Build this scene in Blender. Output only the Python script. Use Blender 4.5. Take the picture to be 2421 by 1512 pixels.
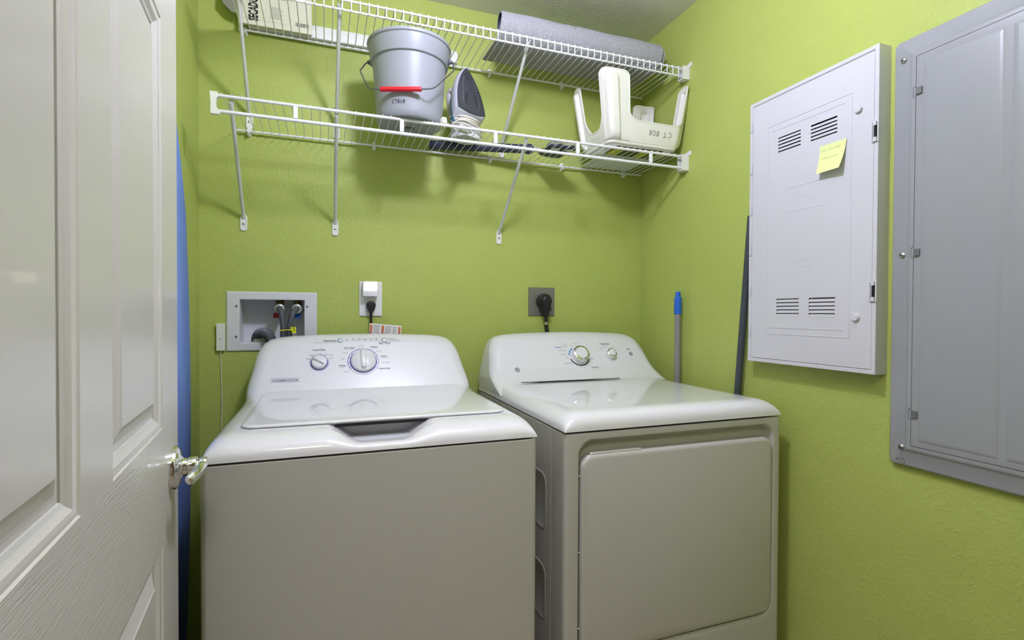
import bpy, bmesh, math, random
from mathutils import Vector, Matrix
from math import sin, cos, pi, sqrt, radians, atan2
random.seed(4)
for o in list(bpy.data.objects): bpy.data.objects.remove(o)
SC = bpy.context.scene
COL = SC.collection

# ---------------------------------------------------------------- camera
F_PX, YAW, PIT, ROL = 1210.16, 0.3495, -0.0138, 0.0047
Fv = Vector((sin(YAW)*cos(PIT), cos(YAW)*cos(PIT), sin(PIT)))
Rv = Vector((cos(YAW), -sin(YAW), 0)); Uv = Rv.cross(Fv)
R2 = Rv*cos(ROL)+Uv*sin(ROL); U2 = Uv*cos(ROL)-Rv*sin(ROL)
cd = bpy.data.cameras.new('camera'); cam = bpy.data.objects.new('camera', cd); COL.objects.link(cam)
cd.sensor_width = 36; cd.lens = 36*F_PX/2421; cd.clip_start = 0.01
M = Matrix((R2, U2, -Fv)).transposed().to_4x4(); M.translation = Vector((0, -1.9, 1.2)); cam.matrix_world = M
SC.camera = cam

# ---------------------------------------------------------------- world, light, exposure
w = bpy.data.worlds.new('world'); SC.world = w; w.use_nodes = True
w.node_tree.nodes['Background'].inputs[0].default_value = (0.9, 0.93, 1, 1)
w.node_tree.nodes['Background'].inputs[1].default_value = 0.05
SC.view_settings.view_transform = 'Standard'; SC.view_settings.look = 'None'
SC.view_settings.gamma = 1; SC.view_settings.exposure = 0.0
def area(name, loc, size, power, color, rot=(0, 0, 0), shape='DISK', sy=None):
    l = bpy.data.lights.new(name, 'AREA'); l.shape = shape; l.size = size
    if sy: l.size_y = sy
    l.energy = power; l.color = color
    o = bpy.data.objects.new(name, l); o.location = loc; o.rotation_euler = rot; COL.objects.link(o); return o
area('hallway_fill', (-0.10, -2.27, 2.30), 0.45, 16.5, (1.0, 0.94, 0.83))  # unseen fill lamp, added to brighten the fronts and lower right wall

LAMP = 196      # radiance of the ceiling globe
# ---------------------------------------------------------------- materials
def srgb(r, g, b):
    f = lambda c: c/12.92 if c <= .04045 else ((c+.055)/1.055)**2.4
    return (f(r/255), f(g/255), f(b/255), 1)
MATS = {}
def mat(name, col, rough=.5, metal=0, coat=0, bump=None, var=0.03, emit=0, trans=0, spec=.5, bdist=.002, stretch=None, ior=1.45, alpha=1):
    if name in MATS: return MATS[name]
    m = bpy.data.materials.new(name); m.use_nodes = True; nt = m.node_tree; p = nt.nodes['Principled BSDF']
    c = srgb(*col)
    p.inputs['Roughness'].default_value = rough; p.inputs['Metallic'].default_value = metal
    p.inputs['Coat Weight'].default_value = coat; p.inputs['Coat Roughness'].default_value = .035
    p.inputs['Specular IOR Level'].default_value = spec; p.inputs['IOR'].default_value = ior
    p.inputs['Transmission Weight'].default_value = trans; p.inputs['Alpha'].default_value = alpha
    tc = nt.nodes.new('ShaderNodeTexCoord')
    n = nt.nodes.new('ShaderNodeTexNoise'); n.inputs['Scale'].default_value = 9; n.inputs['Detail'].default_value = 3
    nt.links.new(tc.outputs['Object'], n.inputs['Vector'])
    mx = nt.nodes.new('ShaderNodeMix'); mx.data_type = 'RGBA'
    mx.inputs[6].default_value = tuple(x*(1-var) for x in c[:3])+(1,); mx.inputs[7].default_value = tuple(min(1, x*(1+var)) for x in c[:3])+(1,)
    nt.links.new(n.outputs['Fac'], mx.inputs[0]); nt.links.new(mx.outputs[2], p.inputs['Base Color'])
    if emit:
        p.inputs['Emission Color'].default_value = c; p.inputs['Emission Strength'].default_value = emit
    if bump:
        sc, st, det = bump
        src = tc.outputs['Object']
        if stretch:
            mp = nt.nodes.new('ShaderNodeMapping'); mp.inputs['Scale'].default_value = stretch
            nt.links.new(src, mp.inputs['Vector']); src = mp.outputs[0]
        b = nt.nodes.new('ShaderNodeTexNoise'); b.inputs['Scale'].default_value = sc; b.inputs['Detail'].default_value = det
        nt.links.new(src, b.inputs['Vector'])
        bu = nt.nodes.new('ShaderNodeBump'); bu.inputs['Strength'].default_value = st; bu.inputs['Distance'].default_value = bdist
        nt.links.new(b.outputs['Fac'], bu.inputs['Height']); nt.links.new(bu.outputs[0], p.inputs['Normal'])
    MATS[name] = m; return m
def wall_paint(name, col, scale=85, strength=.31):
    # sprayed orange-peel drywall texture: islands with crisp edges over a fine grain
    m = mat(name, col, rough=.42, var=.05, spec=.35)
    nt = m.node_tree; p = nt.nodes['Principled BSDF']
    tc = nt.nodes.new('ShaderNodeTexCoord')
    n = nt.nodes.new('ShaderNodeTexNoise'); n.inputs['Scale'].default_value = scale; n.inputs['Detail'].default_value = 2.5; n.inputs['Roughness'].default_value = .5; n.inputs['Distortion'].default_value = .25
    cr = nt.nodes.new('ShaderNodeValToRGB'); cr.color_ramp.elements[0].position = .53; cr.color_ramp.elements[1].position = .63
    n2 = nt.nodes.new('ShaderNodeTexNoise'); n2.inputs['Scale'].default_value = scale*4; n2.inputs['Detail'].default_value = 2
    ad = nt.nodes.new('ShaderNodeMath'); ad.operation = 'MULTIPLY_ADD'; ad.inputs[1].default_value = .35
    bu = nt.nodes.new('ShaderNodeBump'); bu.inputs['Strength'].default_value = strength; bu.inputs['Distance'].default_value = .0015
    for t in (n, n2): nt.links.new(tc.outputs['Object'], t.inputs['Vector'])
    nt.links.new(n.outputs['Fac'], cr.inputs[0]); nt.links.new(n2.outputs['Fac'], ad.inputs[0]); nt.links.new(cr.outputs[0], ad.inputs[2])
    nt.links.new(ad.outputs[0], bu.inputs['Height']); nt.links.new(bu.outputs[0], p.inputs['Normal'])
    return m
GREEN = wall_paint('green_wall_paint', (173, 186, 97))
CEIL = wall_paint('ceiling_paint', (226, 226, 220), 70, .22)
HALL = mat('hallway_paint', (178, 168, 150), .7)
TILE = mat('floor_tile', (150, 138, 120), .5)
APPL = mat('appliance_enamel', (228, 228, 231), .28, coat=.9, bump=(420, .05, 2), bdist=.0004, var=.01)
CABW = mat('cabinet_enamel', (186, 184, 178), .30, coat=.25, bump=(420, .08, 2), bdist=.0004, var=.01)
WPLAS = mat('white_plastic', (232, 232, 228), .35)
WIREM = mat('white_vinyl_wire', (236, 236, 238), .3)
TUBEM = mat('light_grey_tube_paint', (214, 216, 212), .35)
CHROME = mat('chrome', (235, 235, 235), .07, metal=1)
STEEL = mat('steel_screw', (190, 190, 188), .3, metal=1)
BLACK = mat('black_rubber_and_gap_shade', (22, 22, 24), .45)
DARK = mat('dark_gap', (20, 20, 20), .9)
INK = mat('grey_print', (70, 72, 82), .6)
INKL = mat('light_grey_print', (140, 142, 150), .6)
INKB = mat('black_print', (24, 24, 28), .6)
BLUEP = mat('navy_print', (62, 66, 160), .5)
CYANP = mat('blue_print', (20, 125, 205), .5)

# ---------------------------------------------------------------- mesh builder
class B:
    def __init__(s): s.v = []; s.f = []; s.m = []; s.mi = 0
    def add(s, vs, fs):
        n = len(s.v); s.v += [Vector(v) for v in vs]; s.f += [tuple(i+n for i in f) for f in fs]; s.m += [s.mi]*len(fs); return s
    def box(s, c, d, R=None):
        vs = [Vector((x*d[0]/2, y*d[1]/2, z*d[2]/2)) for x in (-1, 1) for y in (-1, 1) for z in (-1, 1)]
        if R: vs = [R @ v for v in vs]
        return s.add([v+Vector(c) for v in vs], [(0, 1, 3, 2), (4, 6, 7, 5), (0, 4, 5, 1), (2, 3, 7, 6), (0, 2, 6, 4), (1, 5, 7, 3)])
    def span(s, a, b):
        return s.box([(a[i]+b[i])/2 for i in range(3)], [abs(b[i]-a[i]) for i in range(3)])
    def rings(s, rs, cap=True, closed=True, loop=False):
        n = len(rs[0]); base = len(s.v); vs = [p for r in rs for p in r]; fs = []
        R = len(rs)
        for i in range(R if loop else R-1):
            for j in range(n if closed else n-1):
                k = (j+1) % n; i2 = (i+1) % R
                fs.append((i*n+j, i*n+k, i2*n+k, i2*n+j))
        if cap and not loop: fs += [tuple(range(n))[::-1], tuple((R-1)*n+j for j in range(n))]
        return s.add(vs, fs)
    def tube(s, pts, r, seg=10, cap=True, loop=False):
        pts = [Vector(p) for p in pts]; n = len(pts); rs = []
        rad = r if isinstance(r, (list, tuple)) else [r]*n
        up = None
        for i in range(n):
            if loop: t = pts[(i+1) % n]-pts[i-1]
            else: t = pts[min(i+1, n-1)]-pts[max(i-1, 0)]
            t.normalize()
            if up is None: up = t.orthogonal().normalized()
            else:
                up = up-t*up.dot(t)
                up = up.normalized() if up.length > 1e-6 else t.orthogonal().normalized()
            w_ = t.cross(up)
            rs.append([pts[i]+(up*cos(a)+w_*sin(a))*rad[i] for a in [2*pi*k/seg for k in range(seg)]])
        return s.rings(rs, cap, loop=loop)
    def lathe(s, prof, o=(0, 0, 0), ax=(0, 0, 1), seg=32, cap=True):
        ax = Vector(ax).normalized(); u = ax.orthogonal().normalized(); w_ = ax.cross(u); o = Vector(o)
        rs = [[o+ax*h+(u*cos(a)+w_*sin(a))*max(r, 1e-5) for a in [2*pi*k/seg for k in range(seg)]] for r, h in prof]
        return s.rings(rs, cap)
    def grid(s, f, us, vs):
        n = len(vs); pts = [f(u, v) for u in us for v in vs]
        return s.add(pts, [(i*n+j, (i+1)*n+j, (i+1)*n+j+1, i*n+j+1) for i in range(len(us)-1) for j in range(n-1)])
    def slab(s, fr, w_, h, r, prof, cap=True, seg=8):
        # rounded rectangle in frame fr=(origin,x,y,n); prof = [(inset, height), ...]
        return s.rings([[fr_pt(fr, x, y, hh) for x, y in rrect(w_, h, r, i, seg)] for i, hh in prof], cap)
def rrect(w_, h, r, inset=0, seg=8):
    w2, h2 = w_/2-inset, h/2-inset; r = max(r-inset, .0004); out = []
    for cx, cy, a0 in ((w2-r, h2-r, 0), (-w2+r, h2-r, 90), (-w2+r, -h2+r, 180), (w2-r, -h2+r, 270)):
        for k in range(seg+1):
            a = radians(a0+90*k/seg); out.append((cx+r*cos(a), cy+r*sin(a)))
    return out
def frame(o, x, y):
    x = Vector(x).normalized(); y = Vector(y).normalized(); return (Vector(o), x, y, x.cross(y))
def fr_pt(fr, x, y, h=0): return fr[0]+fr[1]*x+fr[2]*y+fr[3]*h
FX = lambda o: frame(o, (0, -1, 0), (0, 0, 1))      # on the right wall, facing -x
FY = lambda o: frame(o, (1, 0, 0), (0, 0, 1))       # facing -y
def root_of(p):
    while p.parent: p = p.parent
    return p
def obj(name, b, m, parent=None, label=None, smooth=True, ang=35, recalc=True):
    off = Vector((0, 0, 0))
    if parent is not None: off = root_of(parent).location
    me = bpy.data.meshes.new(name); me.from_pydata([tuple(v-off) for v in b.v], [], b.f)
    for x in (m if isinstance(m, (list, tuple)) else [m]): me.materials.append(x)
    me.polygons.foreach_set('material_index', b.m)
    if recalc:
        bm = bmesh.new(); bm.from_mesh(me); bmesh.ops.recalc_face_normals(bm, faces=bm.faces); bm.to_mesh(me); bm.free()
    if smooth:
        me.shade_smooth(); me.set_sharp_from_angle(angle=radians(ang))
    o = bpy.data.objects.new(name, me); COL.objects.link(o)
    if parent is not None: o.parent = parent
    if label: o['label'] = label
    return o
def thing(name, label, cat, loc, group=None):
    o = bpy.data.objects.new(name, None); o.empty_display_size = .05; o.location = loc; COL.objects.link(o)
    o['label'] = label; o['category'] = cat
    if group: o['group'] = group
    return o
def tag(o, label, cat, group=None):
    o['label'] = label; o['category'] = cat
    if group: o['group'] = group
    return o
def struct(name, b, m, **k):
    o = obj(name, b, m, **k); o['kind'] = 'structure'; return o
def text(b, s, fr, size, x=0, y=0, align='CENTER', sx=1.0, h=.0005, ital=0, rot=0, bold=0):
    c = bpy.data.curves.new('t', 'FONT'); c.body = s; c.size = size; c.align_x = align; c.shear = ital; c.offset = bold; c.resolution_u = 2
    o = bpy.data.objects.new('t', c); COL.objects.link(o)
    dg = bpy.context.evaluated_depsgraph_get(); me = bpy.data.meshes.new_from_object(o.evaluated_get(dg))
    ca, sa = cos(rot), sin(rot)
    vs = []
    for v in me.vertices:
        px, py = v.co.x*sx, v.co.y
        vs.append(fr_pt(fr, x+px*ca-py*sa, y+px*sa+py*ca, h))
    b.add(vs, [tuple(p.vertices) for p in me.polygons])
    bpy.data.objects.remove(o); bpy.data.curves.remove(c); bpy.data.meshes.remove(me); return b
def stroke(b, fr, pts, wd, h=.0005, closed=False):
    # flat printed line through 2D pts
    n = len(pts); L = []; Rr = []
    for i in range(n):
        a = pts[(i-1) % n] if closed or i > 0 else pts[i]; c = pts[(i+1) % n] if closed or i < n-1 else pts[i]
        dx, dy = c[0]-a[0], c[1]-a[1]; d = sqrt(dx*dx+dy*dy) or 1; nx, ny = -dy/d*wd/2, dx/d*wd/2
        L.append(fr_pt(fr, pts[i][0]+nx, pts[i][1]+ny, h)); Rr.append(fr_pt(fr, pts[i][0]-nx, pts[i][1]-ny, h))
    m_ = n if closed else n-1
    return b.add(L+Rr, [(i, (i+1) % n, n+(i+1) % n, n+i) for i in range(m_)])
def arc(cx, cy, r, a0, a1, n=40): return [(cx+r*cos(radians(a0+(a1-a0)*k/n)), cy+r*sin(radians(a0+(a1-a0)*k/n))) for k in range(n+1)]
def rectp(b, fr, x0, y0, x1, y1, h=.0005):
    return b.add([fr_pt(fr, x0, y0, h), fr_pt(fr, x1, y0, h), fr_pt(fr, x1, y1, h), fr_pt(fr, x0, y1, h)], [(0, 1, 2, 3)])
def smooth01(t): t = max(0, min(1, t)); return t*t*(3-2*t)
def spline(pts, n=8):
    pts = [Vector(p) for p in pts]; out = []
    P = [pts[0]*2-pts[1]]+pts+[pts[-1]*2-pts[-2]]
    for i in range(1, len(P)-2):
        a, b_, c, d = P[i-1:i+3]
        for k in range(n):
            t = k/n; out.append(.5*((2*b_)+(c-a)*t+(2*a-5*b_+4*c-d)*t*t+(3*b_-a-3*c+d)*t**3))
    return out+[pts[-1]]

XL, XR, ZC, YF = -.3833, 1.2868, 2.352, -1.79
# ---------------------------------------------------------------- room shell
HX0, HX1, HZ0, HZ1 = -.268, -.0665, 1.0955, 1.242     # recess for the washer supply box
b = B(); T = .12
b.span((XL-T, 0, -.0), (HX0, T, ZC)); b.span((HX1, 0, 0), (XR+T, T, ZC)); b.span((HX0, 0, 0), (HX1, T, HZ0)); b.span((HX0, 0, HZ1), (HX1, T, ZC))
struct('wall_back', b, GREEN, smooth=False)
struct('wall_left', B().span((XL-T, YF, 0), (XL, 0, ZC)), GREEN, smooth=False)
struct('wall_right', B().span((XR, YF, 0), (XR+T, 0, ZC)), GREEN, smooth=False)
b = B(); b.span((XL-T, YF-T, 0), (-.19, YF, ZC)); b.span((.74, YF-T, 0), (XR+T, YF, ZC)); b.span((-.19, YF-T, 2.06), (.74, YF, ZC))
struct('wall_front', b, GREEN, smooth=False)
struct('ceiling', B().span((XL-T, YF-T, ZC), (XR+T, T, ZC+.05)), CEIL, smooth=False)
struct('floor', B().span((-1.6, -3.6, -.05), (2.2, T, 0)), TILE, smooth=False)
b = B(); b.span((-1.65, -3.6, 0), (-1.6, YF-T, 2.4)); b.span((2.2, -3.6, 0), (2.25, YF-T, 2.4)); b.span((-1.65, -3.65, 0), (2.25, -3.6, 2.4))
b.span((-1.6, YF-T-.005, 0), (-.19, YF-T, 2.4)); b.span((.74, YF-T-.005, 0), (2.2, YF-T, 2.4)); b.span((-.19, YF-T-.005, 2.06), (.74, YF-T, 2.4))
struct('wall_hallway', b, HALL, smooth=False)
struct('ceiling_hallway', B().span((-1.65, -3.65, 2.4), (2.25, YF-T, 2.45)), CEIL, smooth=False)
TRIMM = mat('white_trim_paint', (225, 222, 216), .4)
b = B(); b.span((-.205, YF-T-.002, 0), (-.18, YF+.002, 2.065)); b.span((.73, YF-T-.002, 0), (.755, YF+.002, 2.065)); b.span((-.205, YF-T-.002, 2.05), (.755, YF+.002, 2.075))
struct('trim_1', b, TRIMM, smooth=False)
struct('baseboard_back', B().span((XL, -.012, 0), (XR, 0, .09)), TRIMM, smooth=False)
struct('baseboard_right', B().span((XR-.012, YF, 0), (XR, -.013, .09)), TRIMM, smooth=False)

# ceiling fixture that lights the room (above the frame)
LX, LY = .36, -1.08
t = thing('ceiling_light', 'round white glowing globe light on the ceiling above the washer and dryer', 'lamp', (LX, LY, ZC))
obj('base_plate', B().lathe([(.01, 0), (.055, 0), (.055, -.008), (.045, -.012), (.02, -.014)], (LX, LY, ZC)), WPLAS, t)
obj('globe', B().lathe([(.02, -.013)]+[(.075*sin(radians(q)), -.086+.075*cos(radians(q))) for q in range(24, 181, 12)], (LX, LY, ZC)), mat('lit_globe', (228, 227, 255), .5, emit=LAMP), t)

# ---------------------------------------------------------------- door
def mat_grain(name, col, stretch, st=.5):
    return mat(name, col, .28, coat=.15, bump=(34, st, 5), bdist=.0012, stretch=stretch, var=.01)
GV = mat_grain('door_paint_upright_grain', (214, 211, 205), (10, 10, .55), .10)
GH = mat_grain('door_paint_level_grain', (214, 211, 205), (.8, .8, 13), .45)
DP = Vector((-.24, -.874, 0)); tn = Vector((-.0886, .996, 0)).normalized(); dn = Vector((tn.y, -tn.x, 0))
dfr = (DP, -tn, Vector((0, 0, 1)), dn)       # x = distance from the free edge, y = height, h = towards the room
door = struct('door_1', B().rings([[fr_pt(dfr, x, y, h) for x, y in ((0, .012), (.893, .012), (.893, 2.03), (0, 2.03))] for h in (-.035, -.0105)]), GV)
door.location = (0, 0, 0)
xs = [0, .1345, .396, .494, .757, .893]; zs = [.012, .24, .853, 1.025, 1.632, 1.735, 1.93, 2.03]
panels = [(xs[i], xs[i+1], zs[j], zs[j+1]) for i in (1, 3) for j in (1, 3, 5)]
b = B()
def dq(x0, x1, z0, z1, mi, h=0):
    b.mi = mi; b.add([fr_pt(dfr, x0, z0, h), fr_pt(dfr, x1, z0, h), fr_pt(dfr, x1, z1, h), fr_pt(dfr, x0, z1, h)], [(0, 1, 2, 3)])
dq(xs[0], xs[1], zs[0], zs[-1], 0); dq(xs[4], xs[5], zs[0], zs[-1], 0)
for j in (0, 2, 4, 6):
    for i in (1, 2, 3): dq(xs[i], xs[i+1], zs[j], zs[j+1], 1)
for j in (1, 3, 5): dq(xs[2], xs[3], zs[j], zs[j+1], 0)
b.mi = 0
pr = [(0, 0), (.002, -.0016), (.005, -.0018), (.009, -.003), (.015, -.0068), (.019, -.0082), (.0195, -.0098), (.024, -.0102), (.028, -.0098), (.045, -.0035), (.0465, -.0024)]
for x0, x1, z0, z1 in panels:
    rs = [[fr_pt(dfr, x, z, h) for x, z in ((x0+i, z0+i), (x1-i, z0+i), (x1-i, z1-i), (x0+i, z1-i))] for i, h in pr]
    for i in range(len(rs)-1): b.add(rs[i]+rs[i+1], [(k, (k+1) % 4, 4+(k+1) % 4, 4+k) for k in range(4)])
    b.add(rs[-1], [(0, 1, 2, 3)])
for x in (0, .893): b.add([fr_pt(dfr, x, .012, 0), fr_pt(dfr, x, 2.03, 0), fr_pt(dfr, x, 2.03, -.0105), fr_pt(dfr, x, .012, -.0105)], [(0, 1, 2, 3)])
for z in (.012, 2.03): b.add([fr_pt(dfr, 0, z, 0), fr_pt(dfr, .893, z, 0), fr_pt(dfr, .893, z, -.0105), fr_pt(dfr, 0, z, -.0105)], [(0, 1, 2, 3)])
obj('door_panel_face', b, [GV, GH], door, ang=25)
K = fr_pt(dfr, .057, .945)
b = B().lathe([(.0345, 0), (.0348, .004), (.033, .008), (.031, .0085), (.029, .0105), (.019, .0125), (.0145, .016), (.0135, .022), (.0155, .024), (.0155, .033), (.0145, .035), (.011, .036)], K, dn, 40)
hnd = obj('door_handle', b, CHROME, door, label='chrome lever handle')
b = B().lathe([(.0105, .030), (.0105, .037), (.0122, .038), (.0132, .040), (.0132, .048), (.012, .050)], K, dn, 32)
pth = spline([K+dn*.0435, K+dn*.0430-tn*.016, K+dn*.0400-tn*.035+Vector((0, 0, -.002)), K+dn*.034-tn*.049+Vector((0, 0, -.006)), K+dn*.030-tn*.056+Vector((0, 0, -.013))], 6)
up = Vector((0, 0, 1)); rs = []
for i, p in enumerate(pth):
    d = (pth[min(i+1, len(pth)-1)]-pth[max(i-1, 0)]).normalized(); sd = d.cross(up).normalized(); uu = sd.cross(d)
    e_ = [1]*(len(pth)-3)+[.93, .75, .35]; wz = .0095*e_[i]; wx = .0072*e_[i]
    rs.append([p+uu*cos(a)*wz+sd*sin(a)*wx for a in [2*pi*k/16 for k in range(16)]])
b.rings(rs); obj('lever', b, CHROME, hnd)

# ---------------------------------------------------------------- washer and dryer
def edge(d, r):
    d = max(0, min(d, r)); return max(0, 1-(1-d/r)**2.5)**(1/2.5)
def clus(a, b_, r, n1=9, n2=60):
    o = [a+r*(1-cos(pi/2*k/n1)) for k in range(n1)]
    return o+[a+r+(b_-a-2*r)*k/n2 for k in range(n2+1)]+[b_-r*(1-cos(pi/2*k/n1)) for k in range(n1-1, -1, -1)]
ZS = .9125
KT = .72
def panel_frame(xc): # face plane of the control panel: origin at (xc, y, z) of its foot
    return frame((xc, -.225, .955), (1, 0, 0), (0, KT, 1))
def control_panel(xc, parent, lift=None, foot=0):
    half = [(.343, .928), (.343, .966), (.3385, .990), (.3295, 1.03), (.3235, 1.06), (.3155, 1.08), (.304, 1.098), (.286, 1.110), (.262, 1.1165), (.22, 1.1205), (.15, 1.1235), (.075, 1.1255)]
    out = half+[(0, 1.126)]+[(-x, z) for x, z in half[::-1]]
    o2 = []
    for i in range(len(out)-1):
        for k in range(3): o2.append(tuple(out[i][q]+(out[i+1][q]-out[i][q])*k/3 for q in (0, 1)))
    o2.append(out[-1]); nb = 40
    bot = [(-.343+.686*k/nb, .928) for k in range(1, nb)]
    loop = o2+bot
    def ring(ins, dy):
        r = []
        for x, z in loop:
            s_ = 1-ins/.33; zz = .928+(z-.928)*(1-ins*.9/.198); xx = x*s_
            if lift: zz = max(zz, .928+lift(xx)*smooth01((.315-abs(xx))/.05))
            r.append(Vector((xc+xx, -.225+(zz-.955)*KT+dy-foot*(max(0, 1.008-zz)/.052)**2, zz)))
        return r
    b = B(); b.rings([ring(.030, 0), ring(.026, .0006), ring(.020, .0025), ring(.013, .0065), ring(.006, .014), ring(.002, .023), ring(0, .034)], cap=False)
    fr_ = ring(.030, 0); no = len(o2); nu = 28
    rows_ = []
    for i in range(no//2+1):
        p, q = fr_[i], fr_[no-1-i]; row = []
        for k in range(nu+1):
            v = p.lerp(q, k/nu)
            if lift:
                xx = v.x-xc; z_ = max(v.z, .928+lift(xx)*smooth01((.315-abs(xx))/.05)); v = Vector((v.x, -.225+(z_-.955)*KT-foot*(max(0, 1.008-z_)/.052)**2, z_))
            row.append(v)
        rows_.append(row)
    b.rings(rows_, cap=False, closed=False)
    last = ring(0, .034); back = [Vector((p.x, max(p.y+.0, -.055), p.z)) for p in last]
    b.rings([last, back], cap=False); b.add(back, [tuple(range(len(loop)))])
    return obj('control_panel', b, APPL, parent, ang=40)
def cover(name, xc, yf, parent, rs_, rf, ht, scoop=None):
    x0, x1, yb = xc-.343, xc+.343, -.055
    us = clus(x0, x1, rs_, 10, 120)
    vs = [yf+rf*(1-cos(pi/2*k/14)) for k in range(14)]+[yf+rf+(yb-yf-rf)*(k/50)**1.0 for k in range(51)]
    if scoop: vs = sorted(set(vs+[yf+.010+.0035*k for k in range(45)]))
    def f(x, y):
        k_ = smooth01((y+.34)/.13)
        z = ZS+ht*edge(min(x-x0, x1-x), rs_*(1-.55*k_))*edge(y-yf, rf)
        # soft foot corners
        if scoop: z = scoop(x, y, z)
        return (x, y, z)
    b = B(); b.grid(f, us, vs)
    # skirt
    lo = ZS-.0005
    per = [(x, yf) for x in us]+[(x1, y) for y in vs[1:]]+[(x, yb) for x in us[::-1][1:]]+[(x0, y) for y in vs[::-1][1:-1]]
    b.rings([[Vector((x, y, f(x, y)[2])) for x, y in per], [Vector((x, y, lo)) for x, y in per], [Vector((xc+(x-xc)*.982, yf+(y-yf)*.975+.007, lo-.0003)) for x, y in per]], cap=False)
    return obj(name, b, APPL, parent, ang=50)
def body_shell(name, xc, y0, y1, parent, m, r=.012):
    b = B()
    cx, cy = xc, (y0+y1)/2; fr = frame((cx, cy, 0), (1, 0, 0), (0, 1, 0))
    b.slab(fr, .686, y1-y0, r, [(.004, .02), (0, .024), (0, ZS-.0062), (.001, ZS-.0055), (.012, ZS-.0055)])
    return obj(name, b, m, parent, ang=40)
def feet(xc, y0, y1, parent):
    for sx in (-1, 1):
        for y in (y0+.06, y1-.06): obj('foot', B().lathe([(.02, 0), (.022, .004), (.012, .01), (.012, .021)], (xc+sx*.29, y, 0), seg=16), BLACK, parent)

# washer
WC = .121; WY = -.8037
wash = thing('washing_machine', 'white top loading washing machine with two white dials ringed in blue', 'washing machine', (WC, -.43, 0))
body_shell('cabinet', WC, WY, -.06, wash, CABW); feet(WC, WY, -.06, wash)
def scoop(x, y, z):
    s_ = smooth01((x-.000)/.078)*smooth01((.243-x)/.088)
    if s_ <= 0 or y > -.66: return z
    d = y-WY
    zs = ZS+.0135*edge(d, .016)-.0015*smooth01((d-.016)/.03)-.014*smooth01((d-.046)/.010)
    return z+(zs-z)*s_
cover('top_cover', WC, WY, wash, .055, .085, .0425, scoop)
obj('tub_rim', B().slab(frame((.120, -.718, .9150), (1, 0, 0), (0, 1, 0)), .215, .064, .02, [(0, -.004), (0, .004), (.003, .006)]), mat('tub_plastic', (196, 198, 204), .4), wash)
control_panel(WC, wash)
lid = B(); LF = frame((.1255, -.4685, .956), (1, 0, 0), (0, 1, 0))
lid.slab(LF, .588, .494, .030, [(.007, -.0035), (.007, .0004), (.0002, .0008), (0, .0032), (.0008, .0048), (.003, .0058), (.010, .0064)], seg=8)
lid_o = obj('lid', lid, APPL, wash, ang=60)
for sx in (-1, 1): obj('lid_hinge', B().span((.1255+sx*.281-.007, -.228, .9558), (.1255+sx*.281+.007, -.222, .9605)), mat('hinge_grey', (110, 112, 118), .5), wash)
obj('lid_gap_shade', B().span((.02, -.7125, .9470), (.222, -.700, .9523)), BLACK, wash, smooth=False)  # black strip painted in as the shade of the gap under the lid
pf = panel_frame(WC)
def P(x, z, d=0): # printed positions: world x and z on the face
    return x, (z-.955)*sqrt(1+KT*KT)
def knob_white(cx, cz, r, ang, ringr):
    x, y = cx-WC, (cz-.955)*sqrt(1+KT*KT)
    o = fr_pt(pf, x, y, 0); k = B().lathe([(r, 0), (r, .006), (r*.97, .010), (r*.88, .0125), (r*.3, .0155), (0, .016)], o, pf[3], 40)
    kb = obj('dial', k, APPL, wash, label='large white dial' if r > .02 else 'small white dial')
    # grip bar
    ca, sa = cos(radians(ang)), sin(radians(ang)); X = pf[1]*ca+pf[2]*sa; Y = pf[2]*ca-pf[1]*sa
    g = B(); fr = (o+X*(r*.12), X, Y, pf[3]); g.slab(fr, r*1.86, r*.46, r*.22, [(0, .004), (0, .018), (.0015, .0215), (.004, .0228)])
    obj('grip', g, APPL, kb)
    m_ = B(); tip = (o+X*(r*.88), X, Y, pf[3]); rectp(m_, tip, -.004, -.0006, .003, .0006, .0232); obj('pointer_mark', m_, INKB, kb, smooth=False)
    ring = B(); stroke(ring, pf, [(x+p, y+q) for p, q in arc(0, 0, r*1.05, 0, 357, 60)], .0028, .0005, True)
    stroke(ring, pf, [(x+p, y+q) for p, q in arc(0, 0, ringr, 0, 357, 60)], .0010, .0005, True)
    return x, y, ring
x2, y2, ring = knob_white(.1165, 1.0395, .0395, 90, .0485)
stroke(ring, pf, [(x2+p, y2+q) for p, q in arc(0, 0, .0485, 20, 215, 50)], .0018, .0006)
for a in (112, 68, 140, 42, 162, 18, 185, -8, 208, -32): stroke(ring, pf, [(x2+.0425*cos(radians(a)), y2+.0425*sin(radians(a))), (x2+.0485*cos(radians(a)), y2+.0485*sin(radians(a)))], .0012, .0006)
x1, y1, r1 = knob_white(-.0186, 1.0385, .0235, 145, .0285)
for a in (165, 120, 88, 52, 20): stroke(r1, pf, [(x1+.0245*cos(radians(a)), y1+.0245*sin(radians(a))), (x1+.029*cos(radians(a)), y1+.029*sin(radians(a)))], .0012, .0006)
for r_ in (ring, r1): obj('dial_ring_print', r_, BLUEP, wash, smooth=False)
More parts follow.
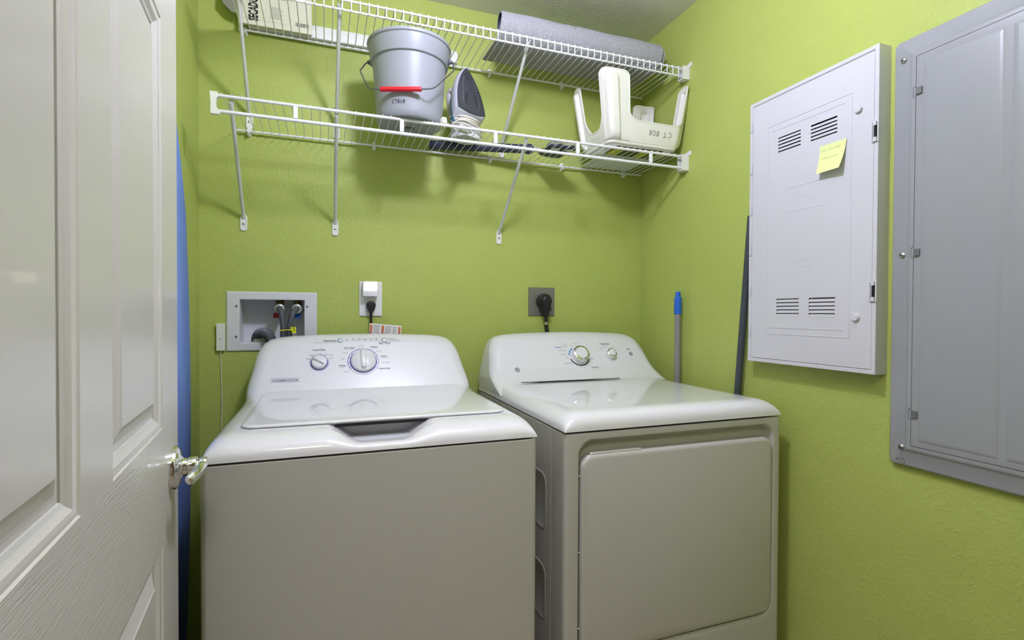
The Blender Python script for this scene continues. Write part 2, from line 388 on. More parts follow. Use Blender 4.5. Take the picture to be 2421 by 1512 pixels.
# panel lettering
b = B(); bl = B()
def wt(s, px, pz, size, light=False, al='CENTER', bold=.0):
    x, y = px-WC, (pz-.955)*sqrt(1+KT*KT); text(bl if light else b, s, pf, size, x, y, al, sx=1.12, bold=bold)
wt('Load Size', -.0195, 1.0755, .0088, bold=.0002)
wt('Medium', -.0375, 1.0600, .0056); wt('Large', -.0178, 1.0635, .0056); wt('Extra Large', .0085, 1.0610, .0056); wt('Small', -.0515, 1.0495, .0056); wt('Auto', .0165, 1.0512, .0056)
wt('Deep Rinse', .0325, 1.1040, .0074, al='RIGHT', bold=.0002); wt('Select when adding Fabric Softener', .0325, 1.0990, .0042, True, al='RIGHT')
for s, x in (('Fill', .0871), ('Soak', .1060), ('Wash', .1250), ('Rinse', .1440), ('Spin', .1630)):
    wt(s, x, 1.1098, .0058); xx, yy = P(x-WC, 1.1066); stroke(b, pf, [(xx+p, yy+q) for p, q in arc(0, 0, .0007, 0, 357, 10)], .0014, .0005, True)
xx, yy = P(.0685-WC, 1.1066); stroke(b, pf, [(xx+p, yy+q) for p, q in arc(0, 0, .0008, 0, 357, 10)], .0016, .0005, True); stroke(b, pf, [(xx-.008, yy), (xx-.003, yy)], .0006)
for s, z in (('Pause', 1.1088), ('Lid Locked', 1.1036)):
    xx, yy = P(.2045-WC, z+.0012); stroke(b, pf, [(xx+p, yy+q) for p, q in arc(0, 0, .0008, 0, 357, 10)], .0016, .0005, True); wt(s, .2085, z, .0056, al='LEFT')
wt('Start / Pause', .1885, 1.0945, .0068, bold=.0002); wt('Hold 3s to Cancel', .1885, 1.0905, .0040, True)
wt('Light', .1125, 1.0870, .0068, True); wt('Perm. Press', .0910, 1.0805, .0064, al='RIGHT', bold=.0002)
wt('Warm Wash', .0840, 1.0765, .0040, True, al='RIGHT'); wt('Heavy', .0690, 1.0655, .0064, True, al='RIGHT'); wt('Light', .0600, 1.0480, .0064, True, al='RIGHT')
wt('Whites', .0610, 1.0265, .0064, al='RIGHT', bold=.0002); wt('Hot Wash', .0580, 1.0225, .0040, True, al='RIGHT'); wt('Heavy', .0720, 1.0080, .0064, True, al='RIGHT')
wt('Delicate', .1400, 1.0825, .0064, al='LEFT', bold=.0002); wt('Cool Wash', .1450, 1.0785, .0040, True, al='LEFT'); wt('Cool', .1600, 1.0690, .0064, True, al='LEFT')
wt('Colors', .1720, 1.0525, .0064, al='LEFT', bold=.0002); wt('Normal Wash', .1720, 1.0485, .0040, True, al='LEFT'); wt('Tap Cold', .1735, 1.0325, .0064, True, al='LEFT'); wt('Drain & Spin', .1640, 1.0145, .0064, al='LEFT', bold=.0002)
xq, yq = P(-.1155-WC, .9888); text(b, 'CONSERVATOR', pf, .0080, xq, yq, sx=1.30, bold=.0002)
obj('dial_lettering', b, INK, wash, smooth=False); obj('small_lettering', bl, INKL, wash, smooth=False)
b = B()
for z in (.9968, .9865):
    xx, yy = P(0, z); rectp(b, pf, -.157-WC, yy-.0004, -.074-WC, yy+.0004)
obj('badge_lines', b, BLUEP, wash, smooth=False)
for cx, lab in ((.0453, 'oval grey button'), (.1878, 'chrome start button')):
    xx, yy = P(cx-WC, 1.1068)
    obj('button', B().lathe([(.0085, 0), (.0085, .0025), (.0072, .0038), (0, .0044)], fr_pt(pf, xx, yy, 0), pf[3], 28), mat('button_silver', (178, 184, 192), .3, metal=.3), wash, label=lab)

# dryer
DC = .8843; DY = -.7909
dry = thing('clothes_dryer', 'white clothes dryer with wide front door and chrome capped dials', 'dryer', (DC, -.43, 0))
body_shell('cabinet', DC, -.712, -.06, dry, CABW, .003); feet(DC, DY, -.06, dry)
cover('top_cover', DC, DY, dry, .075, .055, .044)
control_panel(DC, dry, lift=lambda x: +.0282+.0050*max(0, 1-abs((x+.12)/(.13 if x < -.12 else .30))**1.3) if -.25 < x < .18 else .0272, foot=.040)
b = B(); b.span((DC-.30, -.2245, .945), (DC+.30, -.10, .9555)); 
obj('panel_gap_shade', B().span((DC-.25, -.2570, .9562), (DC+.14, -.249, .9612)), BLACK, dry, smooth=False)  # black strip standing in for the shadow in the gap below the panel
# front panel with the stamped recess
def sdf(x, z, x0, x1, z0, z1, r):
    cx, cz = (x0+x1)/2, (z0+z1)/2; qx, qz = abs(x-cx)-(x1-x0)/2+r, abs(z-cz)-(z1-z0)/2+r
    return min(max(qx, qz), 0)+sqrt(max(qx, 0)**2+max(qz, 0)**2)-r
X0, X1 = DC-.343, DC+.343
RX0, RX1, RZ0, RZ1 = .5765, 1.2010, .340, .892
us = [X0+.014*(1-cos(pi/2*k/6)) for k in range(6)]+sorted(set([X0+.014+.658*k/40 for k in range(41)]+[RX0-.006+.004*k for k in range(18)]+[RX1+.006-.004*k for k in range(18)]))+[X1-.014*(1-cos(pi/2*k/6)) for k in range(5, -1, -1)]
vs = sorted(set([.024, .1, .2, .3]+[RZ0-.01+.004*k for k in range(18)]+[.41+.4*k/12 for k in range(13)]+[RZ1+.006-.0035*k for k in range(22)]+[.904, .9068]))
def ff(x, z):
    dx = min(x-X0, X1-x); y = DY+.014*(1-edge(dx, .014))
    d = sdf(x, z, RX0, RX1, RZ0, RZ1, .045); y += .024*smooth01(-d/.016)
    return (x, y, z)
b = B(); b.grid(ff, us, vs)
for xx in (X0, X1): b.add([(xx, DY+.014, .024), (xx, -.7135, .024), (xx, -.7135, .9068), (xx, DY+.014, .9068)], [(0, 1, 2, 3)])
b.add([(X0, -.7135, .9068), (X1, -.7135, .9068)]+[ff(x, .9068) for x in us[::-1]], [tuple(range(len(us)+2))])
b.add([(X0, -.7135, .024), (X1, -.7135, .024)]+[ff(x, .024) for x in us[::-1]], [tuple(range(len(us)+2))])
obj('front_panel', b, CABW, dry, ang=40)
b = B(); fr = FY(((.5865+1.1965)/2, DY+.0215, (.350+.8525)/2))
fr = (fr[0], fr[1], fr[2], Vector((0, -1, 0)))
b.slab(fr, 1.1965-.5865, .8525-.350, .034, [(.002, 0), (0, .002), (0, .014), (.0012, .019), (.0045, .0225), (.011, .0240)], seg=10)
dd = obj('door', b, CABW, dry, ang=50)
for z in (.799, .610, .421):
    obj('hinge_screw', B().lathe([(.0035, 0), (.003, .0015), (0, .002)], (.5862, DY+.011, z), (-1, 0, 0), 12), STEEL, dd)
b = B(); b.slab(frame((.688, DY+.012, .853), (1, 0, 0), (0, 1, 0)), .150, .018, .006, [(.0, -.004), (0, .0015), (.002, .0035)]); obj('door_catch_lip', b, CABW, dd)
for z0, z1 in ((.625, .781), (.385, .537), (.14, .297)):
    fr = (Vector((X0, -.40, (z0+z1)/2)), Vector((0, -1, 0)), Vector((0, 0, 1)), Vector((-1, 0, 0)))
    obj('side_embossing', B().slab(fr, .566, z1-z0, .03, [(0, -.0005), (.003, .0012), (.007, .0012), (.010, 0.0003)]), CABW, dry)
df = panel_frame(DC)
def footfix(bb_):
    for v in bb_.v:
        if v.z < 1.008: v.y -= .040*((1.008-v.z)/.052)**2
    return bb_
def dknob(cx, cz, r, h):
    x, y = cx-DC, (cz-.955)*sqrt(1+KT*KT); o = fr_pt(df, x, y, 0)
    k = obj('dial', B().lathe([(r*1.10, 0), (r*1.10, .003), (r, .005), (r*.93, h*.8), (r*.9, h)], o, df[3], 44), APPL, dry, label='large white dial with chrome cap' if r > .025 else 'small white dial with chrome cap')
    obj('chrome_cap', B().lathe([(r*.96, h*.72), (r*.98, h*.8), (r*.94, h*1.02), (r*.80, h*1.12), (r*.72, h*1.14), (r*.70, h*1.10)], o, df[3], 44), CHROME, k)
    obj('cap_face', B().lathe([(r*.71, h*1.08), (r*.70, h*1.13), (r*.5, h*1.15), (0, h*1.16)], o, df[3], 44), APPL, k)
    return x, y
kx, ky = dknob(.9030, 1.0370, .0335, .026)
kx2, ky2 = dknob(1.0385, 1.0385, .0200, .020)
b = B(); stroke(b, df, [(kx+p, ky+q) for p, q in arc(0, 0, .0400, 118, 172, 20)], .0042); obj('blue_arc_print', b, CYANP, dry, smooth=False, label='blue cycle arc')
b = B(); stroke(b, df, [(kx+p, ky+q) for p, q in arc(0, 0, .0400, 196, 340, 40)], .0042)
x5, y5 = 1.133-DC, (1.041-.955)*sqrt(1+KT*KT)
bb = B()
for a in (135, 155, 172): 
    stroke(bb, df, [(kx+.0385*cos(radians(a)), ky+.0385*sin(radians(a))), (kx+.0415*cos(radians(a)), ky+.0415*sin(radians(a)))], .0016, .0009)
for a in range(205, 340, 18): stroke(bb, df, [(kx+.0385*cos(radians(a)), ky+.0385*sin(radians(a))), (kx+.0415*cos(radians(a)), ky+.0415*sin(radians(a)))], .0012, .0009)
obj('arc_ticks', footfix(bb), APPL, dry, smooth=False)
def dt(bb_, s, px, pz, size, al='CENTER', bold=0): text(bb_, s, df, size, px-DC, (pz-.955)*sqrt(1+KT*KT), al, sx=1.1, bold=bold)
c1 = B(); dt(c1, 'Cottons', .8400, 1.0685, .0078, 'RIGHT', .0002); obj('blue_lettering', c1, CYANP, dry, smooth=False)
g1 = B(); dt(g1, 'Easy Care', .8720, 1.0790, .0056, 'RIGHT'); dt(g1, 'Casuals', .9030, 1.0815, .0062); dt(g1, 'Push to Start', 1.1300, 1.0530, .0040); dt(g1, 'Timed', 1.0050, 1.0600, .0040)
obj('small_lettering', g1, INKL, dry, smooth=False)
for s, x, z, al in (('Less Dry', .8660, 1.0725, 'RIGHT'), ('Optimum Dry', .8570, 1.0580, 'RIGHT'), ('More Dry', .8540, 1.0430, 'RIGHT'), ('Off', .8560, 1.0310, 'RIGHT'), ('Quick Fluff 10', .8680, 1.0120, 'RIGHT'), ('20', .8810, 1.0010, 'CENTER'), ('30', .8955, .9965, 'CENTER'), ('40', .9105, .9960, 'CENTER'), ('50', .9235, .9985, 'CENTER'), ('60', .9345, 1.0030, 'CENTER'), ('70', .9430, 1.0135, 'CENTER'), ('80 Min.', .9440, 1.0250, 'LEFT'), ('Off', .9460, 1.0400, 'LEFT'), ('Off', .8840, 1.0745, 'CENTER'), ('Dry', .9300, 1.0720, 'LEFT'), ('Dry', .9420, 1.0650, 'LEFT')):
    dt(b, s, x, z, .0052, al)
dt(b, 'Time Dry', .9395, .9945, .0070, 'LEFT', .0002); dt(b, 'Temperature', 1.0310, 1.0780, .0074, 'CENTER', .0002); dt(b, 'Start', 1.1300, 1.0570, .0070, 'CENTER', .0002)
dt(b, 'Cottons', 1.0080, 1.0640, .0044, 'CENTER'); dt(b, 'Casuals', 1.0270, 1.0700, .0044); dt(b, 'Off', 1.0620, 1.0665, .0044)
obj('dial_lettering', footfix(b), INKB, dry, smooth=False)
obj('button', B().lathe([(.0085, 0), (.0082, .0014), (0, .0018)], fr_pt(df, x5, y5, 0), df[3], 28), mat('button_grey', (146, 152, 158), .4), dry, label='round grey start button')
# round monogram badge
lg = B(); gx, gy = .6425-DC, (.9975-.955)*sqrt(1+KT*KT)
GREYB = mat('badge_grey', (128, 134, 146), .35, metal=.4)
lg.lathe([(.0096, 0), (.0096, .0006), (0, .0008)], fr_pt(df, gx, gy, 0), df[3], 32); lo = obj('badge', footfix(lg), GREYB, dry)
lw = B(); text(lw, 'GE', df, .0112, gx-.0002, gy-.0039, sx=.72, h=.0011, ital=.35)
stroke(lw, df, [(gx+p, gy+q) for p, q in arc(0, 0, .0084, 0, 357, 40)], .0006, .0010, True)
for a0 in (20, 110, 200, 290): stroke(lw, df, [(gx+p, gy+q) for p, q in arc(.0062*cos(radians(a0)), .0062*sin(radians(a0)), .0018, a0-30, a0+170, 12)], .0006, .0010)
obj('badge_lettering', footfix(lw), APPL, lo, smooth=False)

# ---------------------------------------------------------------- wire shelves
def shelf(name, label, z, x0, lip, braces, foot_z, conn, clips):
    t = thing(name, label, 'shelf', ((x0+1.275)/2, -.15, z), 'wire shelves on the back wall')
    yb, yf = -.015, -.297; x1 = 1.274
    w_ = B(); n = int((x1-x0-.01)/.0254); r = .00135
    for i in range(n+1):
        x = x0+.008+i*.0254
        if lip: w_.tube([(x, yb+.003, z+.004), (x, yf+.001, z+.005), (x, yf-.0042, z+.0035), (x, yf-.0052, z-.001), (x, yf-.0042, z-lip-.002)], .00175, 6)
        else: w_.tube([(x, yb+.003, z+.0035), (x, yf+.003, z+.0062), (x, yf-.003, z+.0058), (x, yf-.0055, z+.003)], r, 6)
    obj('wire_deck', w_, WIREM, t)
    obj('back_rail', B().tube([(x0+.0, yb, z), (x1, yb, z)], .0036, 12), WIREM, t)
    if not lip: obj('middle_rail', B().tube([(x0+.004, -.178, z-.0032), (x1-.012, -.178, z-.0032)], .0026, 10), WIREM, t)
    obj('front_rail', B().tube([(x0-.008, yf, z), (x1-.004, yf, z)], .0034 if lip else .0046, 12), WIREM, t)
    if lip: obj('lower_lip_rail', B().tube([(x0-.008, yf, z-lip), (x1-.004, yf, z-lip)], .0034, 12), WIREM, t)
    else:
        obj('hanging_rod', B().tube([(x0-.008, yf+.001, z-.0425), (x1-.004, yf+.001, z-.0425)], .0052, 14), WIREM, t)
        for cx in conn:
            b = B(); b.slab(FY((cx, yf-.002, z-.021)), .0125, .036, .003, [(0, -.004), (0, .002), (.0015, .0035)]); obj('connector_strap', b, WIREM, t)
    for bx, bx2 in braces:
        top = Vector((bx, yf+.012, z-.012)); ft = Vector((bx2, -.010, foot_z+.022))
        b = B(); d = (ft-top).normalized(); b.tube([top-d*.004, top+d*.02, top+d*.03, ft-d*.012, ft], [.0062, .0066, .0058, .0058, .0055], 14)
        br = obj('support_brace', b, TUBEM, t)
        b = B(); fr = FY((bx2, -.0008, foot_z-.002)); fr = (fr[0], fr[1], fr[2], Vector((0, -1, 0)))
        b.slab(fr, .0215, .052, .008, [(0, 0), (0, .0025), (.0015, .004), (.0035, .004), (.0045, .0028)]); 
        b.lathe([(.009, 0), (.009, .004), (.0065, .012)], (bx2, -.001, foot_z+.019), (0, -1, .6), 16)
        obj('foot_plate', b, WPLAS, br)
        obj('screw', B().lathe([(.0042, .0028), (.0038, .0048), (.001, .0056)], (bx2, -.001, foot_z-.004), (0, -1, 0), 14), STEEL, br)
        b = B()
        for s_ in (-1, 1): b.tube([(bx+s_*.004, yf+.006, z-.008), (bx+s_*.005, yf+.003, z+.004), (bx+s_*.008, yf-.004, z+.0075)], .0015, 6)
        obj('hook', b, STEEL, br)
    for cx in clips:
        b = B(); b.slab(FY((cx, -.003, z+.001)), .013, .030, .005, [(0, -.003), (0, .004), (.0015, .005)])
        b.tube([(cx, yb-.006, z-.001), (cx, yb-.004, z-.008), (cx, -.004, z-.010)], .0048, 8); b.tube([(cx-.0055, yb, z), (cx+.0055, yb, z)], .0062, 12)
        obj('wall_clip', b, WPLAS, t)
    # end bracket at the right wall
    H = .042 if lip else .052; b = B(); zc = z-(lip/2 if lip else .021)
    xa = XR-.0005
    zb_, zt_ = zc-H/2-.006, zc+H/2
    b.rings([[Vector((x_, y_, z_)) for y_, z_ in ((yf-.011, zb_), (yf+.018, zb_), (yf+.018, zt_), (yf+.015, zt_), (yf+.015, zb_+.003), (yf-.008, zb_+.003), (yf-.008, zt_+.001), (yf-.011, zt_+.001))] for x_ in (x1-.018, xa-.0032)])
    b.rings([[Vector((x_, y_, z_)) for y_, z_ in ((yf-.011, zb_), (yf+.018, zb_), (yf+.018, zt_-.002), (yf+.032, zt_+.001), (yf+.032, zt_+.006), (yf-.020, zt_+.014), (yf-.026, zt_+.012), (yf-.026, zt_-.001), (yf-.011, zt_-.004))] for x_ in (xa-.0030, xa)])
    obj('end_bracket', b, WPLAS, t, smooth=False)
    if not lip: # plastic end cap on the free end
        b = B(); xe = x0-.008
        fr = FY((xe+.001, yf, z-.021)); pts = []
        out = [(-.011, .029), (.008, .029), (.012, .018), (.006, .013), (.0035, .004), (.0035, -.006), (.006, -.015), (.013, -.019), (.013, -.031), (-.009, -.031), (-.0085, 0)]
        b.rings([[Vector((xe+x_, yf-.006+dy, z-.021+z_)) for x_, z_ in out] for dy in (0, .014)])
        obj('end_cap', b, mat('cream_plastic', (236, 236, 226), .4), t, ang=30)
    return t
shelf('wire_shelf', 'lower white wire shelf with hanging rod holding the bucket and iron', 1.792, -.277, 0, [(-.2469, -.254), (.0307, .0322), (.6366, .6355)], 1.495, (-.0807, .2207, .5236, .8243, 1.1242), (-.2364, .1633, .5965, .9016, 1.19))
shelf('wire_shelf', 'upper white wire shelf holding the rolled grey mat', 2.1205, -.266, .029, [(-.2316, -.236), (.039, .0362), (.6419, .6444)], 1.832, (), (-.2461, .1640, .5926, .8994, 1.19))

ZD = 1.7998   # lower deck top
ZU = 2.1205+.0068
# ---------------------------------------------------------------- bucket
BC = Vector((.2555, -.222, ZD))
bk = thing('bucket', 'grey plastic bucket with red grip marked CT 808 on lower shelf', 'bucket', BC)
GRB = mat('grey_bucket_plastic', (152, 156, 163), .42, var=.02)
H = .252
out = [(.070, .0035), (.078, 0), (.098, 0), (.102, .004), (.1035, .02), (.1045, .03), (.1152, .183), (.1156, .188), (.1218, .191), (.1234, .196), (.1285, H-.012), (.1325, H-.009), (.1335, H-.004), (.132, H), (.1295, H), (.1255, H-.006), (.1120, .186), (.1000, .02), (.0, .008)]
b = B().lathe([(0, .0035)]+out, BC, seg=64, cap=False); obj('body', b, GRB, bk, ang=40)
PZ = .207; PH = radians(21); HA = Vector((cos(PH), -sin(PH), 0)); HF = Vector((-sin(PH), -cos(PH), 0))
for s_ in (-1, 1):
    c = BC+HA*(s_*.127)+Vector((0, 0, PZ))
    b = B(); b.lathe([(.011, 0), (.011, .006), (.008, .008), (.006, .012), (.0062, .015), (0, .016)], c-HA*(s_*.006), HA*s_, 18); obj('handle_lug', b, mat('dark_lug', (86, 90, 100), .4), bk)
piv = BC+Vector((0, 0, PZ)); bd = (HF*.148+Vector((0, 0, -.172))).normalized()  # bail plane hangs forward
def bl_(x, d): return piv+HA*x+bd*d
pts = [bl_(-.141, .012), bl_(-.141, .0), bl_(-.150, .075), bl_(-.108, .158), bl_(-.098, .168), bl_(-.085, 0.1810), bl_(.085, 0.1810), bl_(.098, .168), bl_(.108, .158), bl_(.150, .075), bl_(.141, 0), bl_(.141, .012)]
pts = [bl_(-.134, .0), bl_(-.141, .004), bl_(-.1485, .055), bl_(-.1475, .062), bl_(-.104, .166), bl_(-.094, .177), bl_(-.080, 0.1810), bl_(.080, 0.1810), bl_(.094, .177), bl_(.104, .166), bl_(.1475, .062), bl_(.1485, .055), bl_(.141, .004), bl_(.134, 0)]
bail = obj('bail', B().tube(pts, .0022, 8), mat('bail_wire', (120, 122, 128), .35, metal=.8), bk)
RED = mat('red_plastic', (206, 24, 40), .4)
b = B()
rs = []
for x in (-.062, -.060, .060, .062):
    rr = .0066 if abs(x) < .061 else .0058
    rs.append([bl_(x, 0.1810)+HF*(cos(a)*rr*(1+.10*(k % 2)))+Vector((0, 0, sin(a)*rr*(1+.10*(k % 2)))) for k, a in enumerate([2*pi*q/16 for q in range(16)])])
b.rings(rs); obj('grip', b, RED, bail)
# handwriting wrapped on the bucket side
def hand(strs, place, wd, h):
    b = B()
    for pts in strs:
        P_ = [place(*p) for p in pts]; b.tube(P_, wd, 5)
    return b
def gl(ch):
    if ch == 'C': return [[(.75, .85), (.45, 1), (.12, .75), (.05, .4), (.3, .05), (.7, .08)]]
    if ch == 'T': return [[(0, .95), (.9, 1.0)], [(.48, .98), (.42, .1)]]
    if ch == '8': return [spl2([(.55, .95), (.2, .8), (.3, .55), (.62, .32), (.5, .05), (.15, .1), (.2, .38), (.6, .65), (.7, .9), (.5, 1)])]
    if ch == '0': return [spl2([(.45, 1), (.12, .75), (.12, .3), (.4, 0), (.72, .3), (.7, .75), (.45, 1)])]
    if ch == 'o': return [spl2([(.45, .75), (.15, .55), (.15, .2), (.4, 0), (.7, .2), (.68, .55), (.45, .75)])]
    return []
def spl2(p): return [(v.x, v.y) for v in spline([(a, c, 0) for a, c in p], 4)]
def write(s, size, adv=.85):
    out = []; x = 0
    for ch in s:
        if ch == ' ': x += .8; continue
        out += [[((x+px)*size, py*size*1.15) for px, py in st] for st in gl(ch)]; x += adv
    return out, x*size
def wrap(px, py):
    z = .034+py; r = .1046+(.1158-.1046)*(z-.03)/.142+.0004; a = -pi/2-.66+px/r; return BC+Vector((cos(a)*r, sin(a)*r, z))
st, wd_ = write('CT8o8', .0098); obj('handwriting', hand(st, wrap, .0006, 0), INKB, bk)
b = B(); b.span(BC+Vector((-.02, .012, -.0002)), BC+Vector((.018, .030, .0030))); b.span(BC+Vector((-.006, .016, -.0012)), BC+Vector((.008, .026, .0))); obj('base_mark', b, mat('bucket_shade', (120, 124, 130), .6), bk, smooth=False)

# ---------------------------------------------------------------- clothes iron standing on its heel
IO = Vector((.478, -.208, ZD))
iron = thing('clothes_iron', 'clothes iron standing on its heel, dark soleplate facing out, cream cord wrapped', 'iron', IO)
th = radians(28)   # turn about z
tilt = radians(7)
def IP(a, n, l): # a across, n depth away from soleplate, l length up from the heel
    y = n*cos(tilt)+l*sin(tilt); z = l*cos(tilt)-n*sin(tilt)*0
    return IO+Vector((a*cos(th)-y*sin(th)-(l-.1)*.05, a*sin(th)+y*cos(th), z))
def solew(l): # half width along the length
    L0, L1 = .082, .243; u = (l-L0)/(L1-L0)
    if u < 0 or u > 1: return 0
    return .0630*min(1, (u/.05)**.5 if u < .05 else 1)*(1-u**2.3)**.85
ls = [.0822, .083, .085, .09, .10, .12, .14, .16, .18, .20, .215, .226, .235, .240, .2425, .2429]
def plate_ring(n, ins, lsx=ls):
    r = [(solew(l)-ins*1.0, l) for l in lsx]; r = [(max(a, .0006), l) for a, l in r]
    cz = .15; r = [(a, cz+(l-cz)*(1-ins/.1)) for a, l in r]
    return [IP(a, n, l) for a, l in r]+[IP(-a, n, l) for a, l in r[::-1]]
sole = B(); sole.rings([plate_ring(-.0, .002), plate_ring(.0008, .0003), plate_ring(.004, 0), plate_ring(.006, .003)])
so = obj('soleplate', sole, mat('dark_soleplate', (74, 75, 84), .38, metal=.35), iron, label='dark grey soleplate')
vents = B()
for s_ in (-1, 1):
    for k in range(9):
        l = .118+k*.0105; a = s_*(solew(l)*.62)
        c = IP(a, -.0004, l); vents.add([c+(IP(u, 0, v)-IP(0, 0, 0)) for u, v in ((-.0012, -.0028), (.0012, -.0022), (.0016, .0026), (-.0008, .0024))], [(0, 1, 2, 3)])
obj('steam_vents', vents, mat('vent_light', (150, 150, 156), .5), so, smooth=False)
b = B(); b.add([IP(.005*cos(q)-.002, -.0003, .205+.006*sin(q)) for q in [2*pi*k/12 for k in range(12)]], [tuple(range(12))])
for s_ in (-1, 1): b.add([IP(s_*(.0215-.004*sin(q))+.0065*cos(q), -.0003, .132+.021*sin(q)) for q in [2*pi*k/14 for k in range(14)]], [tuple(range(14))])
obj('scorch_marks', b, mat('scorch', (48, 46, 52), .8), so, smooth=False)
def body_ring(n, k, lo, hi, sq=1.0):
    r = []
    for i in range(17):
        u = i/16; l = lo+(hi-lo)*u; a = .0640*sq*(1-u**2.6)**.75*(1 if u > .04 else .8+u*5)
        r.append((max(a, .001), l))
    return [IP(a, n, l) for a, l in r]+[IP(-a, n, l) for a, l in r[::-1]]
SILV = mat('iron_silver_plastic', (186, 190, 198), .3)
b = B(); b.rings([body_ring(.005, 0, .080, .243, .97), body_ring(.009, 0, .076, .244, 1.02), body_ring(.022, 0, .066, .240, 1.04), body_ring(.036, 0, .052, .229, 1.0)]); obj('body', b, SILV, iron)
b = B(); b.rings([body_ring(.036, 0, .045, .229, .99), body_ring(.044, 0, .04, .222, .97)]); obj('teal_band', b, mat('teal_plastic', (34, 110, 128), .35), iron, label='teal band')
b = B(); b.rings([body_ring(.044, 0, .02, .221, .96), body_ring(.056, 0, .012, .208, .88), body_ring(.066, 0, .006, .188, .72), body_ring(.074, 0, .004, .165, .45)]); obj('water_tank', b, mat('iron_white_plastic', (208, 206, 212), .25, coat=.2), iron)
b = B(); b.tube(spline([IP(0, .066, .17), IP(0, .088, .185), IP(0, .104, .170), IP(0, .106, .10), IP(0, .098, .035), IP(0, .078, .012)], 6), .0125, 12); obj('handle', b, mat('iron_white_plastic', (208, 206, 212), .25), iron)
b = B()
rs = [[IP(a, n_, l) for a, n_ in rr] for l, rr in ((.0, [(x*1.0, .052+y) for x, y in rrect(.098, .086, .030)]), (.006, [(x, .052+y) for x, y in rrect(.100, .088, .030)]), (.022, [(x, .050+y) for x, y in rrect(.092, .078, .028)]), (.045, [(x, .046+y) for x, y in rrect(.086, .062, .024)]))]
b.rings(rs); obj('heel_rest', b, mat('clear_grey_plastic', (205, 207, 206), .2, coat=.4), iron)
b = B(); b.rings([[IP(a, n_, l) for a, n_ in [(x, .040+y) for x, y in rrect(.082, .056, .022)]] for l in (.045, .078)]); obj('shank', b, mat('iron_shank', (196, 198, 200), .25), iron)
CREAM = mat('cream_cord', (226, 220, 204), .5)
pts = []; turns = 5
for k in range(turns*28+1):
    a = 2*pi*k/28; u = k/(turns*28)
    rx, ry = .0560+.0035*sin(u*9), .0400+.003*cos(u*7); l = .076-.050*u+.008*sin(a+u*5)+.004*sin(a*2)
    pts.append(IP(rx*cos(a), .044+ry*sin(a), l))
b = B(); b.tube(pts, .0028, 8)
cdo = obj('cord', b, CREAM, iron, label='cream cord')
pl = Vector((.352, -.293, 1.806))
cp = spline([pts[-1], IO+Vector((-.055, -.055, .012)), Vector((.405, -.245, 1.802)), Vector((.375, -.278, 1.800)), pl+Vector((.004, .004, -.004))], 8); obj('cord_lead', B().tube(cp, .0026, 8), CREAM, cdo)
fr = frame(pl, (.9, .35, .0), (-.1, .2, 1)); b = B(); b.slab(fr, .017, .021, .005, [(.001, -.008), (0, -.006), (0, .006), (.001, .008)]); b.lathe([(.005, 0), (.003, .012)], pl-fr[2]*.008, -fr[2], 12)
pg = obj('cord_plug', b, mat('plug_cream', (240, 236, 224), .4), cdo)
b = B()
for s_ in (-1, 1): b.box(pl+fr[1]*s_*.004+fr[3]*.009+fr[2]*.004, (.0015, .006, .006))
obj('plug_prong', b, STEEL, pg, smooth=False)
b = B(); b.tube([Vector((.437, -.235, 1.806)), Vector((.4155, -.262, 1.797)), Vector((.402, -.283, 1.7915))], [.010, .0088, .0075], 14)
obj('clear_spout', b, mat('clear_plastic', (225, 226, 218), .15, trans=.55), iron, label='clear plastic water inlet tip')

# ---------------------------------------------------------------- dark tube and goggles on the lower shelf
NAVY = mat('navy_plastic', (48, 54, 76), .5)
tb = thing('dark_tube', 'long dark navy tube lying on the lower shelf beside the iron', 'tube', (.56, -.075, ZD))
a_, c_ = Vector((.360, -.020, ZD+.0165)), Vector((.738, -.097, ZD+.0195)); d = (c_-a_)
prof = [(.0155, 0), (.0165, .002), (.0165, .36), (.0185, .362), (.0190, .372), (.0185, .379), (.014, .386), (.006, .388), (0, .3885)]
obj('barrel', B().lathe([(0, 0)]+prof, a_, d, 32), NAVY, tb)
obj('nozzle', B().lathe([(.0105, .386), (.0100, .410), (.0085, .412), (0, .412)], a_, d, 20), mat('clear_plastic', (225, 226, 218), .15, trans=.55), tb, label='clear plastic end')
gg = thing('safety_goggles', 'clear domed goggles with dark frame beside the dark tube on lower shelf', 'goggles', (.805, -.165, ZD))
CLR = mat('clear_dome', (235, 236, 222), .08, trans=.8, ior=1.3)
DKF = mat('dark_frame_plastic', (40, 46, 60), .4)
for cx, cy, r in ((.793, -.178, .034), (.846, -.186, .026)):
    b = B(); b.lathe([(r*.6, 0), (r*.96, .003), (r, .008), (r*.98, .012)], (cx, cy, ZD), seg=28); fo = obj('rim', b, DKF, gg)
    obj('lens', B().lathe([(r*.97, .012), (r*.93, .018), (r*.72, .026), (r*.4, .030), (0, .031)], (cx, cy, ZD), seg=28), CLR, fo)
    obj('white_insert', B().lathe([(0, -.0004), (r*.55, .000), (r*.55, .006), (0, .010)], (cx, cy, ZD), seg=20), WPLAS, fo)
b = B(); b.slab(frame((.812, -.118, ZD), (1, .1, 0), (-.1, 1, 0)), .112, .086, .034, [(.012, 0), (.003, .005), (0, .010), (.006, .016)]); obj('frame', b, DKF, gg)

